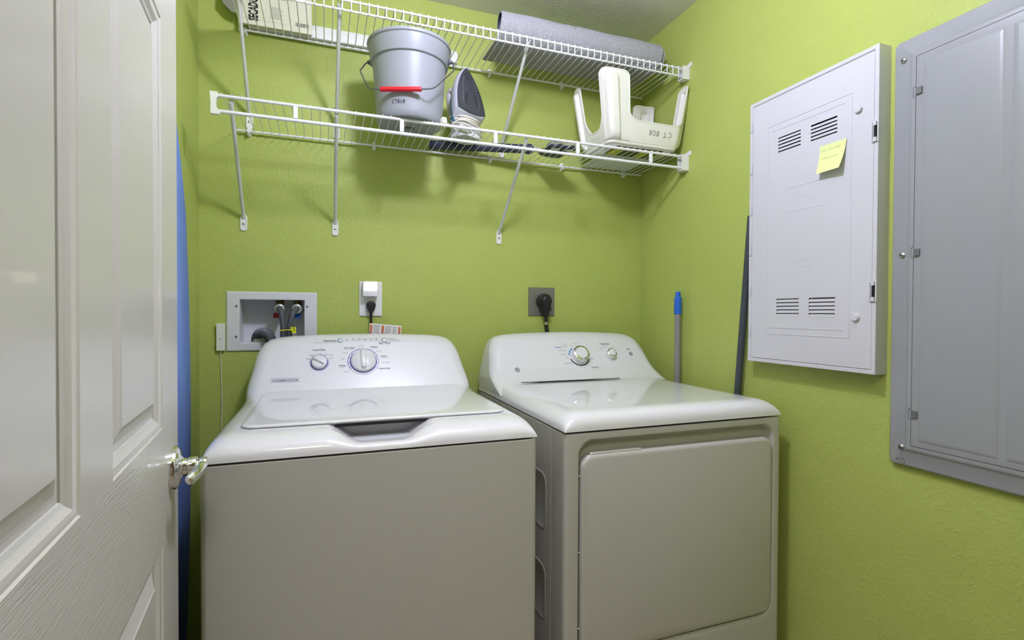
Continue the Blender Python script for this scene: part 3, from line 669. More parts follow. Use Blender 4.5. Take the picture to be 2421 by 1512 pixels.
# ---------------------------------------------------------------- upside-down stool
SG = mat('ivory_stool_plastic', (232, 232, 222), .38, var=.015)
BX0, BX1, BY0, BY1, SZ0, SZT, SLOW = .948, 1.236, -.300, -.108, ZD+.0085, 2.056, 1.893
stool = thing('step_stool', 'off-white plastic step stool lying upside down, marked CT 808', 'stool', ((BX0+BX1)/2, (BY0+BY1)/2, SZ0))
NS = 260; SW, SH = BX1-BX0, BY1-BY0; scx, scy = (BX0+BX1)/2, (BY0+BY1)/2
def perim(w_, h, r, n):
    # evenly stepped rounded rectangle from the front-left corner going right (front, right, back, left); returns (x, y, nx, ny, side, along)
    segs = []; L = []
    cs = [((-w_/2+r, -h/2), (w_/2-r, -h/2), (0, -1)), ((w_/2, -h/2+r), (w_/2, h/2-r), (1, 0)), ((w_/2-r, h/2), (-w_/2+r, h/2), (0, 1)), ((-w_/2, h/2-r), (-w_/2, -h/2+r), (-1, 0))]
    out = []
    for i, (a, c, nn) in enumerate(cs):
        ln = sqrt((c[0]-a[0])**2+(c[1]-a[1])**2); m_ = max(2, int(n*ln/(2*(w_+h)))); m_ = {0: 120, 1: 80, 2: 120, 3: 80}[i]
        for k in range(m_):
            t_ = k/m_; out.append((a[0]+(c[0]-a[0])*t_, a[1]+(c[1]-a[1])*t_, nn[0], nn[1], i, t_*ln))
        a0 = atan2(nn[1], nn[0])
        for k in range(8):
            an = a0+pi/2*k/8; cxx, cyy = c[0]-nn[0]*r, c[1]-nn[1]*r
            out.append((cxx+cos(an)*r, cyy+sin(an)*r, cos(an), sin(an), i, ln+r*pi/2*k/8))
    return out
pm = perim(SW, SH, .022, NS)
def bump01(x, a, c, e): return smooth01((x-a+e)/e)*smooth01((c+e-x)/e)
S_ = [0]
for i in range(1, len(pm)): S_.append(S_[-1]+sqrt((pm[i][0]-pm[i-1][0])**2+(pm[i][1]-pm[i-1][1])**2))
PT = S_[-1]+sqrt((pm[0][0]-pm[-1][0])**2+(pm[0][1]-pm[-1][1])**2)
LA = SW-.044; LB = SH-.044; AR = .022*pi/2
S0r = LA+AR; S0b = S0r+LB+AR; S0l = S0b+LA+AR
LEGS = [(-.036, .060), (S0r-.014, S0r+.032), (S0b-.030, S0b+.046), (S0l+.0, S0l+.036)]
def rim_z(S):
    best = None
    for i, (a, c) in enumerate(LEGS):
        for o in (-PT, 0, PT):
            d = max(a+o-S, S-c-o)
            if best is None or d < best[0]: best = (d, i, (S-o-(a+c)/2)/((c-a)/2))
    d, i, u = best
    lo = SLOW-.030*smooth01((S-S0l-LB*.2)/.05)*smooth01((PT-.012-S)/.05)
    R_ = .036; rt = .020
    if d > 0: return lo+(R_*(1-sqrt(max(0, 1-(1-d/R_)**2))) if d < R_ else 0), 0
    if d > -rt: return SZT-rt*(1-sqrt(max(0, 1-((rt+d)/rt)**2))), u
    return SZT, u
NZ = 26; rows = []
for j in range(NZ+1):
    v = j/NZ; row = []
    for (x, y, nx, ny, sd, s_), S in zip(pm, S_):
        zt, u = rim_z(S)
        z = SZ0+.010+(zt-SZ0-.010)*v; hh = (z-SZ0)/(SZT-SZ0)
        leg = None
        for i, (a, c) in enumerate(LEGS):
            for o in (-PT, 0, PT):
                if a+o <= S <= c+o: leg = (i, (S-a-o)/(c-a))
        f_ = 0
        if leg: f_ = .015*bump01(leg[1], .30, .52, .14)*smooth01((z-SZ0-.006)/.02)*smooth01((SZT-.020-z)/.006)
        k = hh+.16*smooth01(hh*6)
        wx = scx+x*(1+.26*k)+nx*f_; wy = scy+y*(1+.25*k)+ny*f_
        row.append(Vector((wx, wy, z)))
    rows.append(row)
b = B(); b.rings(rows, cap=False)
ins = [Vector((scx+(p.x-scx)*.965, scy+(p.y-scy)*.945, SZ0)) for p in rows[0]]
mid = [Vector((scx+(p.x-scx)*.99, scy+(p.y-scy)*.985, SZ0+.004)) for p in rows[0]]
b.rings([rows[0], mid, ins], cap=False); b.add(ins, [tuple(range(len(ins)))])
so_ = obj('shell', b, SG, stool, ang=60); md = so_.modifiers.new('thick', 'SOLIDIFY'); md.thickness = .004; md.offset = 0
obj('rolled_rim', B().tube(rows[-1], .0034, 8, loop=True), SG, stool)
def swr(px, py):
    z = 1.868-py; x = 1.2035-px; hh = (z-SZ0)/(SZT-SZ0); k = hh+.16*smooth01(hh*6); return Vector((x, scy-SH/2*(1+.25*k)-.0024, z))
st, wd_ = write('CT', .0165, 1.25); st2, _ = write('808', .0165, .95)
obj('handwriting', hand(st+[[(x+.052, y) for x, y in s_] for s_ in st2], swr, .0008, 0), INKB, stool)
# packets under the stool
PKM = mat('white_card', (222, 226, 222), .5)
pk = thing('paper_packet', 'flat white packet with blue mark lying under the stool, near the wall', 'packet', (1.08, -.10, ZD))
fr = frame((1.092, -.106, ZD), (1, -.03, 0), (.03, 1, 0)); obj('sheet', B().slab(fr, .205, .165, .003, [(0, .0002), (0, .007)]), PKM, pk)
frd = (Vector((1.092, -.106, ZD)), Vector((-1, 0, 0)), Vector((0, 1, 0)), Vector((0, 0, -1)))
b = B(); rectp(b, frd, -.085, -.062, -.030, -.045, .0003); rectp(b, frd, -.085, -.04, -.055, -.030, .0003); obj('blue_print', b, CYANP, pk, smooth=False)
b = B()
for k in range(5): rectp(b, frd, -.045+k*.011, -.075, -.042+k*.011, -.02-.004*(k % 2), .0003)
obj('black_print', b, INKB, pk, smooth=False)
pk2 = thing('paper_packet', 'yellow and dark green packet under the front of the stool', 'packet', (1.09, -.24, ZD))
fr = frame((1.09, -.243, ZD), (1, -.02, 0), (.02, 1, 0)); obj('sheet', B().slab(fr, .200, .085, .003, [(0, .0002), (0, .007)]), mat('dark_green_card', (82, 92, 40), .5), pk2)
frd = (Vector((1.09, -.243, ZD)), Vector((-1, 0, 0)), Vector((0, 1, 0)), Vector((0, 0, -1)))
for xa_, xb_ in ((.06, .1), (-.05, -.02), (-.1, -.085)): obj('yellow_stripe', rectp(B(), frd, xa_, -.042, xb_, .042, .0003), mat('yellow_print', (196, 196, 44), .5), pk2, smooth=False)

# ---------------------------------------------------------------- upper shelf: rug, carton, long cover
RUG = mat('grey_felt_rug', (158, 158, 162), .95, bump=(260, 1, 4), bdist=.003, var=.05, spec=.1)
nt = RUG.node_tree; nn = [n for n in nt.nodes if n.type == 'TEX_NOISE'][0]; nn.inputs['Scale'].default_value = 260; mxn = [n for n in nt.nodes if n.type == 'MIX'][0]
mxn.inputs[6].default_value = srgb(112, 112, 116); mxn.inputs[7].default_value = srgb(204, 204, 210)
rug = thing('rolled_mat', 'rolled grey felt mat with dark blue backing on upper shelf', 'mat', (.87, -.20, ZU))
path = [(-.083, ZU+.004), (-.13, ZU+.004), (-.18, ZU+.004)]
cy_, cz_, r0 = -.212, ZU+.0565, .0525
for k in range(0, 90):
    a = -pi/2-2*pi*k/36; r_ = r0-.0105*k/36; path.append((cy_+cos(a)*r_*1.0, cz_+sin(a)*r_))
def rugmesh(off, x0, x1, nx=40):
    n = len(path); rings_ = []
    for i in range(nx+1):
        x = x0+(x1-x0)*i/nx; ring = []
        for j, (y, z) in enumerate(path):
            p0, p1 = path[max(j-1, 0)], path[min(j+1, n-1)]; dy, dz = p1[0]-p0[0], p1[1]-p0[1]; l = sqrt(dy*dy+dz*dz)
            sx_ = x+.030*(1-min(1, j/30))*(-1 if x < .9 else -1) if j < 30 else x
            wob = .0012*sin(x*31+j*.3)
            ring.append(Vector((sx_, y-dz/l*off, z+dy/l*off+wob*(j > 6))))
        rings_.append(ring)
    return rings_
x0r, x1r = .572, 1.215
r_o = rugmesh(.0036, x0r, x1r); r_i = rugmesh(-.0010, x0r, x1r); r_l = rugmesh(-.0012, x0r+.002, x1r-.002); r_l2 = rugmesh(-.0042, x0r+.002, x1r-.002)
def thick(A_, C_):
    b = B(); b.rings([a+c[::-1] for a, c in zip(A_, C_)]); return b
# orientation: -off side faces the inside of the roll
obj('felt_face', thick(rugmesh(.0034, x0r, x1r), rugmesh(-.001, x0r, x1r)), RUG, rug, ang=60)
obj('backing', thick(rugmesh(-.0012, x0r+.001, x1r-.001), rugmesh(-.0032, x0r+.001, x1r-.001)), mat('dark_blue_backing', (40, 50, 86), .7), rug, ang=60)

CARD = mat('cream_carton', (214, 214, 190), .6)
bxr = thing('carton', 'cream instruction carton with black SECADORA lettering on upper shelf', 'box', (-.148, -.05, ZU))
lean = .08
cfr = frame((-.148, -.046, ZU), (1, 0, 0), (0, -lean, 1))
b = B(); b.rings([[fr_pt(cfr, x, y, h) for x, y in ((-.105, 0), (.105, 0), (.105, .205), (-.105, .205))] for h in (0, -.012)])
obj('panel', b, CARD, bxr, smooth=False)
b = B(); b.rings([[Vector((-.252+x, -.055+y, z)) for x, y, z in ((0, 0, ZU+.02), (-.030, .006, ZU+.028), (-.055, .01, ZU+.054), (-.05, .01, ZU+.19), (0, 0, ZU+.2))], [Vector((-.252+x, -.052+y, z)) for x, y, z in ((0, 0, ZU+.02), (-.030, .006, ZU+.028), (-.055, .01, ZU+.054), (-.05, .01, ZU+.19), (0, 0, ZU+.2))]])
obj('side_flap', b, mat('grey_card', (140, 140, 128), .7), bxr, smooth=False, label='grey folded flap')
b = B(); text(b, 'SECADORA', cfr, .037, -.058, .012, 'LEFT', sx=.50, rot=pi/2, bold=.0016)
for k in range(26):
    wk = random.choice((.0008, .0012, .0018)); xk = .055+k*.0016; rectp(b, cfr, xk, .018, xk+wk*.6, .030)
obj('lettering', b, INKB, bxr, smooth=False)
b = B()
for k in range(9): rectp(b, cfr, -.022, .030+k*.0042, .018-.006*(k % 3), .0308+k*.0042)
for k in range(6): rectp(b, cfr, -.030, .092+k*.006, .032-.008*(k % 2), .0932+k*.006)
rectp(b, cfr, -.10, .0175, .03, .0179)
obj('fine_print', b, INK, bxr, smooth=False)
lg_ = thing('long_cover', 'long white plastic channel lying along the wall on upper shelf', 'channel', (.12, -.035, ZU))
b = B(); b.rings([[Vector((x, y, ZU+z)) for y, z in ((-.010, .0005), (-.0275, .0005), (-.0290, .003), (-.0295, .024), (-.020, .046), (-.014, .047), (-.010, .045))] for x in (-.235, .462)])
obj('cover', b, mat('white_channel', (228, 228, 224), .35), lg_, ang=30)

# ---------------------------------------------------------------- back wall fittings
sb = thing('washer_outlet_box', 'white recessed supply box with hoses in the green wall behind washer', 'utility box', (-.167, 0, 1.07))
b = B(); O = [(-.305, 1.0695), (-.028, 1.0695), (-.028, 1.2665), (-.305, 1.2665)]; I = [(HX0+.0015, HZ0+.0015), (HX1-.0015, HZ0+.0015), (HX1-.0015, HZ1-.0015), (HX0+.0015, HZ1-.0015)]
def ins4(p, i): return [(p[0][0]+i, p[0][1]+i), (p[1][0]-i, p[1][1]+i), (p[2][0]-i, p[2][1]-i), (p[3][0]+i, p[3][1]-i)]
r_ = [(O, -.0005), (O, -.003), (ins4(O, .003), -.005), (ins4(I, -.002), -.005), (I, -.004), (I, 0.085)]
b.rings([[Vector((x, y, z)) for x, z in p] for p, y in r_], cap=False); b.add([Vector((x, .085, z)) for x, z in I], [(0, 1, 2, 3)])
SBX = mat('supply_box_white', (216, 217, 220), .4)
obj('frame', b, SBX, sb, ang=20)
for x, z in ((-.2755, 1.2188), (-.0592, 1.2188), (-.2760, 1.1175), (-.0600, 1.1175)): obj('screw', B().lathe([(.0042, 0), (.0038, .0016), (0, .0022)], (x, -.005, z), (0, -1, 0), 14), STEEL, sb)
BRASS = mat('aged_brass', (104, 84, 44), .35, metal=.8)
def valve(x, hm, lab):
    b = B().lathe([(.014, .0), (.014, -.022), (.011, -.024), (.011, -.050)], (x, .035, HZ1-.0005), seg=6); v = obj('valve', b, BRASS, sb)
    obj('valve_handle', B().box((x-.004*(1 if x > -.12 else 1.6), .028, 1.187), (.026, .012, .017), Matrix.Rotation(.12, 3, 'Y')), hm, v, label=lab)
    return v
valve(-.1478, mat('red_valve', (150, 16, 28), .4), 'red valve handle'); valve(-.0912, mat('blue_valve', (20, 84, 168), .4), 'blue valve handle')
HOSE = mat('dark_grey_hose', (70, 72, 80), .45)
def hose(x, pts, lab):
    t = thing('supply_hose', lab, 'hose', (x, .0, 1.0), 'washer supply hoses')
    obj('nut', B().lathe([(.0165, 0), (.0170, .004), (.0165, .014), (.0135, .0165), (.010, .017)], (x, .022, 1.2115), (0, -1, -.1), 24), mat('zinc_nut', (176, 182, 176), .35, metal=.5), t)
    obj('hose', B().tube(spline(pts, 8), .0092, 14), HOSE, t)
hose(-.1472, [(-.1472, .010, 1.2112), (-.146, -.012, 1.209), (-.139, -.032, 1.198), (-.1335, -.040, 1.165), (-.1322, -.042, 1.13), (-.1335, -.042, 1.06), (-.136, -.038, .95)], 'dark grey rubber hose from the red handled valve')
hose(-.0925, [(-.0925, .010, 1.2105), (-.094, -.012, 1.208), (-.104, -.032, 1.194), (-.1105, -.038, 1.165), (-.1133, -.040, 1.13), (-.1133, -.042, 1.06), (-.112, -.038, .95)], 'dark grey rubber hose from the blue handled valve')
YEL = mat('yellow_tag_plastic', (222, 226, 20), .45)
tt = thing('cable_tie_tag', 'yellow cable tie with dated tag around the two supply hoses', 'tag', (-.122, -.05, 1.135))
b = B(); b.tube([(-.1425+0.0, -.042, 1.1385), (-.1395, -.0522, 1.1385), (-.123, -.0540, 1.1400), (-.107, -.0522, 1.1408), (-.1035, -.042, 1.1405), (-.107, -.0305, 1.1405), (-.123, -.029, 1.14), (-.1395, -.0305, 1.139)], .0014, 6, loop=True)
b.tube([(-.107, -.053, 1.141), (-.1085, -.054, 1.152)], .0011, 6); b.box((-.1075, -.054, 1.1405), (.006, .005, .004)); obj('strap', b, YEL, tt)
tf = FY((-.0985, -.0560, 1.140)); tf = (tf[0], tf[1], tf[2], Vector((0, -1, 0))); obj('flag', B().slab(tf, .0125, .0205, .001, [(0, 0), (0, .001)]), YEL, tt)
b = B(); text(b, '4/25', tf, .0092, -.0032, .0095, 'LEFT', sx=.95, rot=-pi/2, h=.0014, bold=.0002); obj('handwriting', b, INKB, tt, smooth=False)
dh = thing('drain_hose', 'grey corrugated drain hose curving out of the supply box', 'hose', (-.2, 0, 1.1))
pth = spline([(-.2215, .040, 1.085), (-.2215, .038, 1.104), (-.2150, .025, 1.121), (-.1980, .002, 1.1305), (-.1800, -.022, 1.124), (-.1690, -.034, 1.106), (-.166, -.034, 1.085), (-.166, -.032, 1.05), (-.166, -.032, .95)], 24)
cum = 0; rad = []
for i, p in enumerate(pth):
    if i: cum += (p-pth[i-1]).length
    rad.append(.0150+.0017*sin(cum*2*pi/.0048))
obj('corrugated_tube', B().tube(pth, rad, 20), mat('grey_corrugated', (92, 96, 102), .4), dh)
obj('collar', B().lathe([(.030, -.004), (.030, .008), (.026, .011), (.020, .011)], (-.205, .042, HZ0+.0045), seg=28), mat('collar_grey', (200, 200, 192), .5), dh)

ls_ = thing('leak_sensor', 'small white sensor box with thin white cord left of supply box', 'sensor', (-.321, 0, 1.07))
fr = FY((-.3210, -.0005, 1.1165)); fr = (fr[0], fr[1], fr[2], Vector((0, -1, 0))); obj('case', B().slab(fr, .0245, .088, .002, [(0, 0), (0, .011), (.001, .012)]), WPLAS, ls_)
obj('indicator', B().lathe([(.0015, 0), (0, .0004)], (-.3215, -.0127, 1.112), (0, -1, 0), 10), BLACK, ls_)
obj('cord', B().tube(spline([(-.3215, -.006, 1.073), (-.3218, -.004, 1.04), (-.3195, -.004, .98), (-.3188, -.004, .90), (-.3200, -.004, .80), (-.319, -.004, .5)], 6), .0012, 6), WPLAS, ls_)

def outlet_frame(x, z, d=0): 
    f_ = FY((x, -.0003-d, z)); return (f_[0], f_[1], f_[2], Vector((0, -1, 0)))
ou = thing('wall_outlet', 'white duplex outlet plate with night light and black plug', 'outlet', (.152, 0, 1.2475))
WPL = mat('outlet_white', (232, 232, 232), .3)
of = outlet_frame(.1523, 1.2475); obj('cover_plate', B().slab(of, .0785, .1235, .003, [(0, 0), (0, .003), (.0015, .0045), (.004, .005)]), WPL, ou)
obj('receptacle', B().slab(outlet_frame(.1523, 1.2275), .034, .029, .012, [(0, .004), (0, .0062), (.001, .0068)]), mat('outlet_face', (215, 215, 214), .4), ou)
obj('receptacle', B().slab(outlet_frame(.1523, 1.2670), .034, .029, .012, [(0, .004), (0, .0062), (.001, .0068)]), mat('outlet_face', (215, 215, 214), .4), ou)
nl = thing('night_light', 'white plug-in night light glowing in the upper socket', 'night light', (.149, -.007, 1.255))
nf = outlet_frame(.1488, 1.2825, .007); obj('case', B().slab(nf, .0515, .0530, .004, [(.001, 0), (0, .002), (0, .028), (.001, .0295), (.003, .030)]), WPL, nl)
obj('glowing_lens', B().slab(outlet_frame(.1488, 1.2905, .0365), .0455, .0300, .004, [(.0, .0), (0, .0012), (.001, .002)]), mat('warm_glow', (255, 226, 205), .5, emit=2.6), nl, label='bright warm white lens')
pg = thing('power_plug', 'black angled power plug in the white outlet above washer', 'plug', (.152, -.008, 1.22))
fr = outlet_frame(.1520, 1.222, .0072); b = B()
rs = []
for h, k in ((0, .9), (.003, 1), (.014, 1), (.019, .88), (.020, .7)):
    rs.append([fr_pt(fr, x*k, y*k, h) for x, y in [(.0165*cos(a), .0150*sin(a)+.003) if sin(a) > -.2 else (.0165*cos(a)*(1+.55*(sin(a)+.2)), -.003+ .0330*(sin(a)+.2)) for a in [2*pi*q/32 for q in range(32)]]])
b.rings(rs); obj('plug_body', b, BLACK, pg)
obj('cord', B().tube(spline([(.152, -.014, 1.205), (.1522, -.016, 1.192), (.1528, -.018, 1.17), (.153, -.022, 1.14), (.154, -.030, 1.10), (.156, -.035, 1.0)], 6), .0046, 10), BLACK, pg)
ORG = mat('warning_orange', (214, 106, 30), .5)
wl = thing('warning_sheet', 'white warning sheet with orange blocks standing behind the washer panel', 'label', (.198, -.047, 1.10))
wf = frame((.198, -.0495, 1.128), (1, 0, -.09), (.09, .08, 1)); obj('sheet', B().slab(wf, .110, .058, .001, [(0, 0), (0, .0005)]), mat('label_paper', (228, 228, 222), .6), wl)
b = B()
for x in (-.0535, -.0140, .0440): rectp(b, wf, x, -.02, x+.0085, .0245, .0009)
obj('orange_blocks', b, ORG, wl, smooth=False)
b = B()
for c0, c1 in ((-.0425, -.017), (-.003, .022), (.024, .040)):
    for k in range(9): rectp(b, wf, c0, .022-k*.0042, c1-.002*((k*7) % 3), .0238-k*.0042, .0009)
for x in (-.0535, -.0140, .0440): b.add([fr_pt(wf, x+.0015, .012, .0013), fr_pt(wf, x+.007, .012, .0013), fr_pt(wf, x+.0042, .021, .0013)], [(0, 1, 2)]); rectp(b, wf, x+.0025, -.012, x+.006, .008, .0013)
obj('fine_print', b, mat('print_grey', (120, 118, 118), .6), wl, smooth=False)

do = thing('dryer_outlet', 'square metal outlet plate with large black plug above dryer', 'outlet', (.818, 0, 1.245))
of = outlet_frame(.8183, 1.2455); obj('cover_plate', B().slab(of, .1140, .1140, .002, [(0, 0), (0, .002), (.002, .005), (.003, .0052)]), mat('brushed_steel_plate', (138, 138, 134), .38, metal=.7), do)
for x, z in ((.7965, 1.2755), (.8415, 1.2765), (.7962, 1.2150), (.8415, 1.2150)): obj('screw', B().lathe([(.0036, 0), (.003, .001), (0, .0014)], (x, -.0055, z), (0, -1, 0), 12), STEEL, do)
dp = thing('dryer_plug', 'large round black dryer plug with cord in metal plate', 'plug', (.825, -.006, 1.2))
c = Vector((.8225, -.0056, 1.2475))
b = B(); b.lathe([(.0300, 0), (.0305, .010), (.0300, .022), (.0270, .028), (.026, .0285)], c, (0, -1, 0), 36)
b.rings([[c+Vector((x, -.028-h, z)) for x, z in [(.0225*k*cos(a)*(1 if sin(a) > 0 else 1+.15*sin(a)), .0225*k*sin(a)*(1 if sin(a) > 0 else 1.45)) for a in [2*pi*q/32 for q in range(32)]]] for h, k in ((0, 1.05), (.004, 1.05), (.012, .98), (.017, .8), (.018, .45))])
obj('plug_body', b, BLACK, dp, ang=50)
b = B(); b.box(c+Vector((.002, -.026, -.030)), (.034, .030, .018)); b.rings([[c+Vector((.002+x, -.024+y, z)) for x, y in rrect(w_, .022, .006)] for w_, z in ((.028, -.036), (.028, -.044), (.024, -.045), (.024, -.048), (.027, -.049), (.027, -.054), (.022, -.055), (.022, -.062))])
obj('strain_relief', b, BLACK, dp, ang=30)
obj('cord', B().tube(spline([c+Vector((.0025, -.024, -.058)), (.8258, -.0305, 1.178), (.8262, -.031, 1.165)], 6), .0078, 12), BLACK, dp)
obj('cord_wires', B().tube([(.8260, -.031, 1.167), (.8266, -.031, 1.152)], .0055, 10), mat('worn_wire', (176, 168, 140), .4), dp, label='worn cord section with bare wires')
obj('cord', B().tube(spline([(.8264, -.031, 1.154), (.8280, -.031, 1.14), (.8300, -.034, 1.12), (.832, -.038, 1.0)], 6), .0076, 12), BLACK, dp)

# ---------------------------------------------------------------- right wall: white media panel, grey breaker panel, poles
PANW = mat('media_panel_white', (208, 208, 214), .38, bump=(500, .1, 2), bdist=.0003, var=.01)
PX = 1.2451
mp = thing('media_panel', 'white louvered low-voltage enclosure mounted on the right green wall', 'cabinet', (XR, -.843, 1.055))
def fxr(yc, zc, x=PX): return (Vector((x, yc, zc)), Vector((0, -1, 0)), Vector((0, 0, 1)), Vector((-1, 0, 0)))
yc, zc = -(.6455+1.0415)/2, (1.0545+1.850)/2; W_, H_ = .396, .7955
b = B(); b.slab(fxr(yc, zc), W_, H_, .001, [(0, -(XR-PX)+.0003), (0, -.001), (.001, 0), (.0095, 0), (.010, -.0012), (.0115, -.002), (.0125, -.035)], seg=2)
obj('enclosure', b, PANW, mp, ang=30)
yd, zd = -(.659+1.031)/2, (1.0665+1.837)/2
# door with louvre openings
LV = [(-.752, -.8275, 1.666, 1.7155), (-.859, -.9355, 1.6655, 1.7140), (-.7515, -.8275, 1.193, 1.245), (-.8597, -.9362, 1.193, 1.244)]
b = B()
ys = sorted(set([-.6595, -1.0308]+[v for l in LV for v in l[:2]]+[-.716, -.976]), reverse=True)
# door skin: strips around openings, laid out by z bands
def dquad(y0, y1, z0, z1, x=PX+.0002):
    b.add([(x, y0, z0), (x, y1, z0), (x, y1, z1), (x, y0, z1)], [(0, 1, 2, 3)])
zb = [1.067, 1.193, 1.245, 1.666, 1.715, 1.8365]
for i in range(5):
    if i in (0, 2, 4): dquad(-.6595, -1.0308, zb[i], zb[i+1])
    else:
        dquad(-.6595, -.752, zb[i], zb[i+1]); dquad(-.8275, -.8595, zb[i], zb[i+1]); dquad(-.9358, -1.0308, zb[i], zb[i+1])
b.rings([[Vector((PX+x, y, z)) for y, z in ((-.6595, 1.067), (-1.0308, 1.067), (-1.0308, 1.8365), (-.6595, 1.8365))] for x in (.0002, .0018)], cap=False)
mdoor = obj('door', b, PANW, mp, smooth=False)
b = B(); b.slab(fxr(-.846, 1.449, PX+.0002), .2615, .618, .002, [(0, 0), (.0006, .0010), (.0016, .0010), (.0022, 0.0001)], cap=False); obj('raised_outline', b, PANW, mdoor)
for z, y, ln, hh_ in ((1.7395, -.843, .227, .0014), (1.160, -.843, .227, .0014), (1.560, -.838, .11, .0008), (1.492, -.838, .11, .0008), (1.333, -.843, .045, .0008), (1.352, -.843, .045, .0008)):
    obj('moulded_ridge', B().box((PX, y, z), (hh_, ln, hh_*1.1)), PANW, mdoor, smooth=False)
obj('moulded_ridge', B().box((PX+.0001, -.8285, 1.534), (.0008, .105, .001), Matrix.Rotation(.40, 3, 'X')), PANW, mdoor, smooth=False)
for y0, y1, z0, z1 in LV:
    b = B(); n = 5; p = (z1-z0)/n
    for k in range(n):
        zt = z1-k*p; b.rings([[Vector((PX+x, y, zt-dz)) for x, dz in ((.0060, p*.10), (.0004, p*.42), (.0002, p*.97), (.0016, p*.99), (.0072, p*.18))] for y in (y0, y1)])
    obj('louvre', b, PANW, mdoor, smooth=False)
for y0, y1, z0, z1 in LV: obj('louvre_shade_sheet', B().span((PX+.026, y0+.010, z0-.012), (PX+.030, y1-.010, z1+.012)), mat('inside_shade', (58, 58, 62), .9), mdoor, smooth=False)  # dark sheets put the shade behind the slits into colour
for z in (1.7090, 1.1925):
    obj('push_button', B().lathe([(.0098, 0), (.0098, .004), (.0080, .0065), (0, .0070)], (PX, -.9935, z), (-1, 0, 0), 8), PANW, mdoor)
for z in (1.636, 1.286): obj('rivet', B().lathe([(.0032, 0), (.0028, .0006), (.001, .0002)], (PX, -.8425, z), (-1, 0, 0), 14), PANW, mdoor)
for z in (1.6410, 1.2565):
    b = B(); b.slab(fxr(-1.0345, z, PX), .018, .050, .002, [(0, -.001), (0, .0022), (.0028, .0026), (.003, -.004)], cap=False); b.box((PX-.002, -1.0355, z+.019), (.006, .008, .010)); b.box((PX-.002, -1.0355, z-.019), (.006, .008, .010))
    la = obj('latch', b, PANW, mp); obj('latch_slot', B().box((PX-.0018, -1.0365, z), (.002, .005, .028)), DARK, la, smooth=False)
    obj('latch_tongue', B().box((PX-.0022, -1.0315, z), (.003, .004, .026)), mat('latch_grey', (150, 150, 156), .5), la, smooth=False)
for z in (1.777, 1.647, 1.520, 1.395, 1.270, 1.145):
    obj('hinge', B().tube([(PX-.0008, -.6535, z-.014), (PX-.0008, -.6535, z+.014)], .0030, 8), PANW, mp)
NOTE = mat('yellow_note_paper', (228, 240, 164), .8, spec=.2)
nt_ = thing('sticky_note', 'yellow sticky note with faint handwriting on the white panel door', 'note', (PX, -.925, 1.575))
def note(u, v): # u 0..1 across, v 0..1 down
    lift = .0008+.020*(v**1.8)*(.75+.25*u)-.006*max(0, v-.85)/.15*0
    return Vector((PX-.0012-lift, -.889-.0745*u+(.005+.003*v)*0+.006*v*(u-.1), 1.6475-.0745*v+.003*v*v*0-.004*(1-u)*0))
b = B(); us = [k/16 for k in range(17)]; vs = [k/24 for k in range(25)]
b.grid(lambda u, v: note(u, v), us, vs); no = obj('paper', b, NOTE, nt_, recalc=False)
def notew(strs, x0, y0):
    return [[note((x0+x)/.0745, (y0-y)/.0745)+Vector((-.0004, 0, 0)) for x, y in s_] for s_ in strs]
b = B()
class NF: pass
def note_text(s, x0, y0, size, sx=1.0):
    c = B(); fl = (Vector((0, 0, 0)), Vector((1, 0, 0)), Vector((0, 1, 0)), Vector((0, 0, 1))); text(c, s, fl, size, 0, 0, 'LEFT', sx=sx, h=0, ital=.25, bold=-.00012)
    b.add([note((x0+v.x)/.0745, (y0-v.y)/.0745)+Vector((-.0005, 0, 0)) for v in c.v], c.f)
note_text('WIFI  PASSWORD:', .003, .0165, .0078, .93); note_text('GSSTBBmoo09022', .002, .0385, .0076, .95)
obj('handwriting', b, mat('pencil', (172, 182, 128), .8), nt_, smooth=False, recalc=False)

GRY = mat('grey_panel_enamel', (150, 153, 156), .32, coat=.15, bump=(300, .08, 2), bdist=.0004, var=.02)
ep = thing('breaker_panel', 'grey metal electrical panel cover with embossed door on right wall', 'electrical panel', (XR, -1.28, .845))
yc2, zc2 = -1.279, (.8475+1.8402)/2; W2, H2 = .440, 1.8402-.8475
GX = 1.2735
b = B(); b.slab(fxr(yc2, zc2, GX), W2, H2, .012, [(0, -(XR-GX)+.0003), (0, -.002), (.0015, -.0006), (.004, 0), (.034, 0), (.036, .0012), (.040, .0042), (.043, .0046), (.0495, .0046)], cap=False, seg=6)
b.slab(fxr(yc2, zc2, GX), W2, H2, .012, [(.0495, .0046), (.0497, -.003)], cap=False, seg=6)
obj('trim_cover', b, GRY, ep, ang=30)
b = B(); fr = fxr(yc2, zc2, GX); 
b.slab(fr, W2, H2, .012+.010, [(.0502, -.003), (.0502, .0040), (.0510, .0052), (.0520, .0054), (.062, .0054)], cap=False, seg=8)
n0 = rrect(W2, H2, .022, .062, 8); b.add([fr_pt(fr, x, y, .0054) for x, y in n0], [tuple(range(len(n0)))])
edoor = obj('door', b, GRY, ep, ang=30)
for y0, y1 in ((-1.125, -1.273), (-1.286, -1.434)):
    b = B(); b.slab(fxr((y0+y1)/2, (.9105+1.772)/2, GX-.0054), abs(y1-y0), 1.772-.9105, .002, [(0, 0), (.0015, .0006), (.005, .0016), (.009, .0019)], seg=2); obj('embossed_panel', b, GRY, edoor, ang=60)
for z in (1.7095, 1.3425, .9720):
    b = B(); b.slab(fxr(-1.1105, z, GX-.0046), .016, .026, .002, [(0, -.0002), (.001, .0008), (.002, .0001)], cap=False); b.tube([(GX-.0058, -1.1145, z-.008), (GX-.0058, -1.1145, z+.008)], .0042, 10); b.box((GX-.0078, -1.1195, z), (.003, .008, .015)); obj('hinge', b, mat('grey_hinge', (118, 120, 122), .35, metal=.3), edoor)
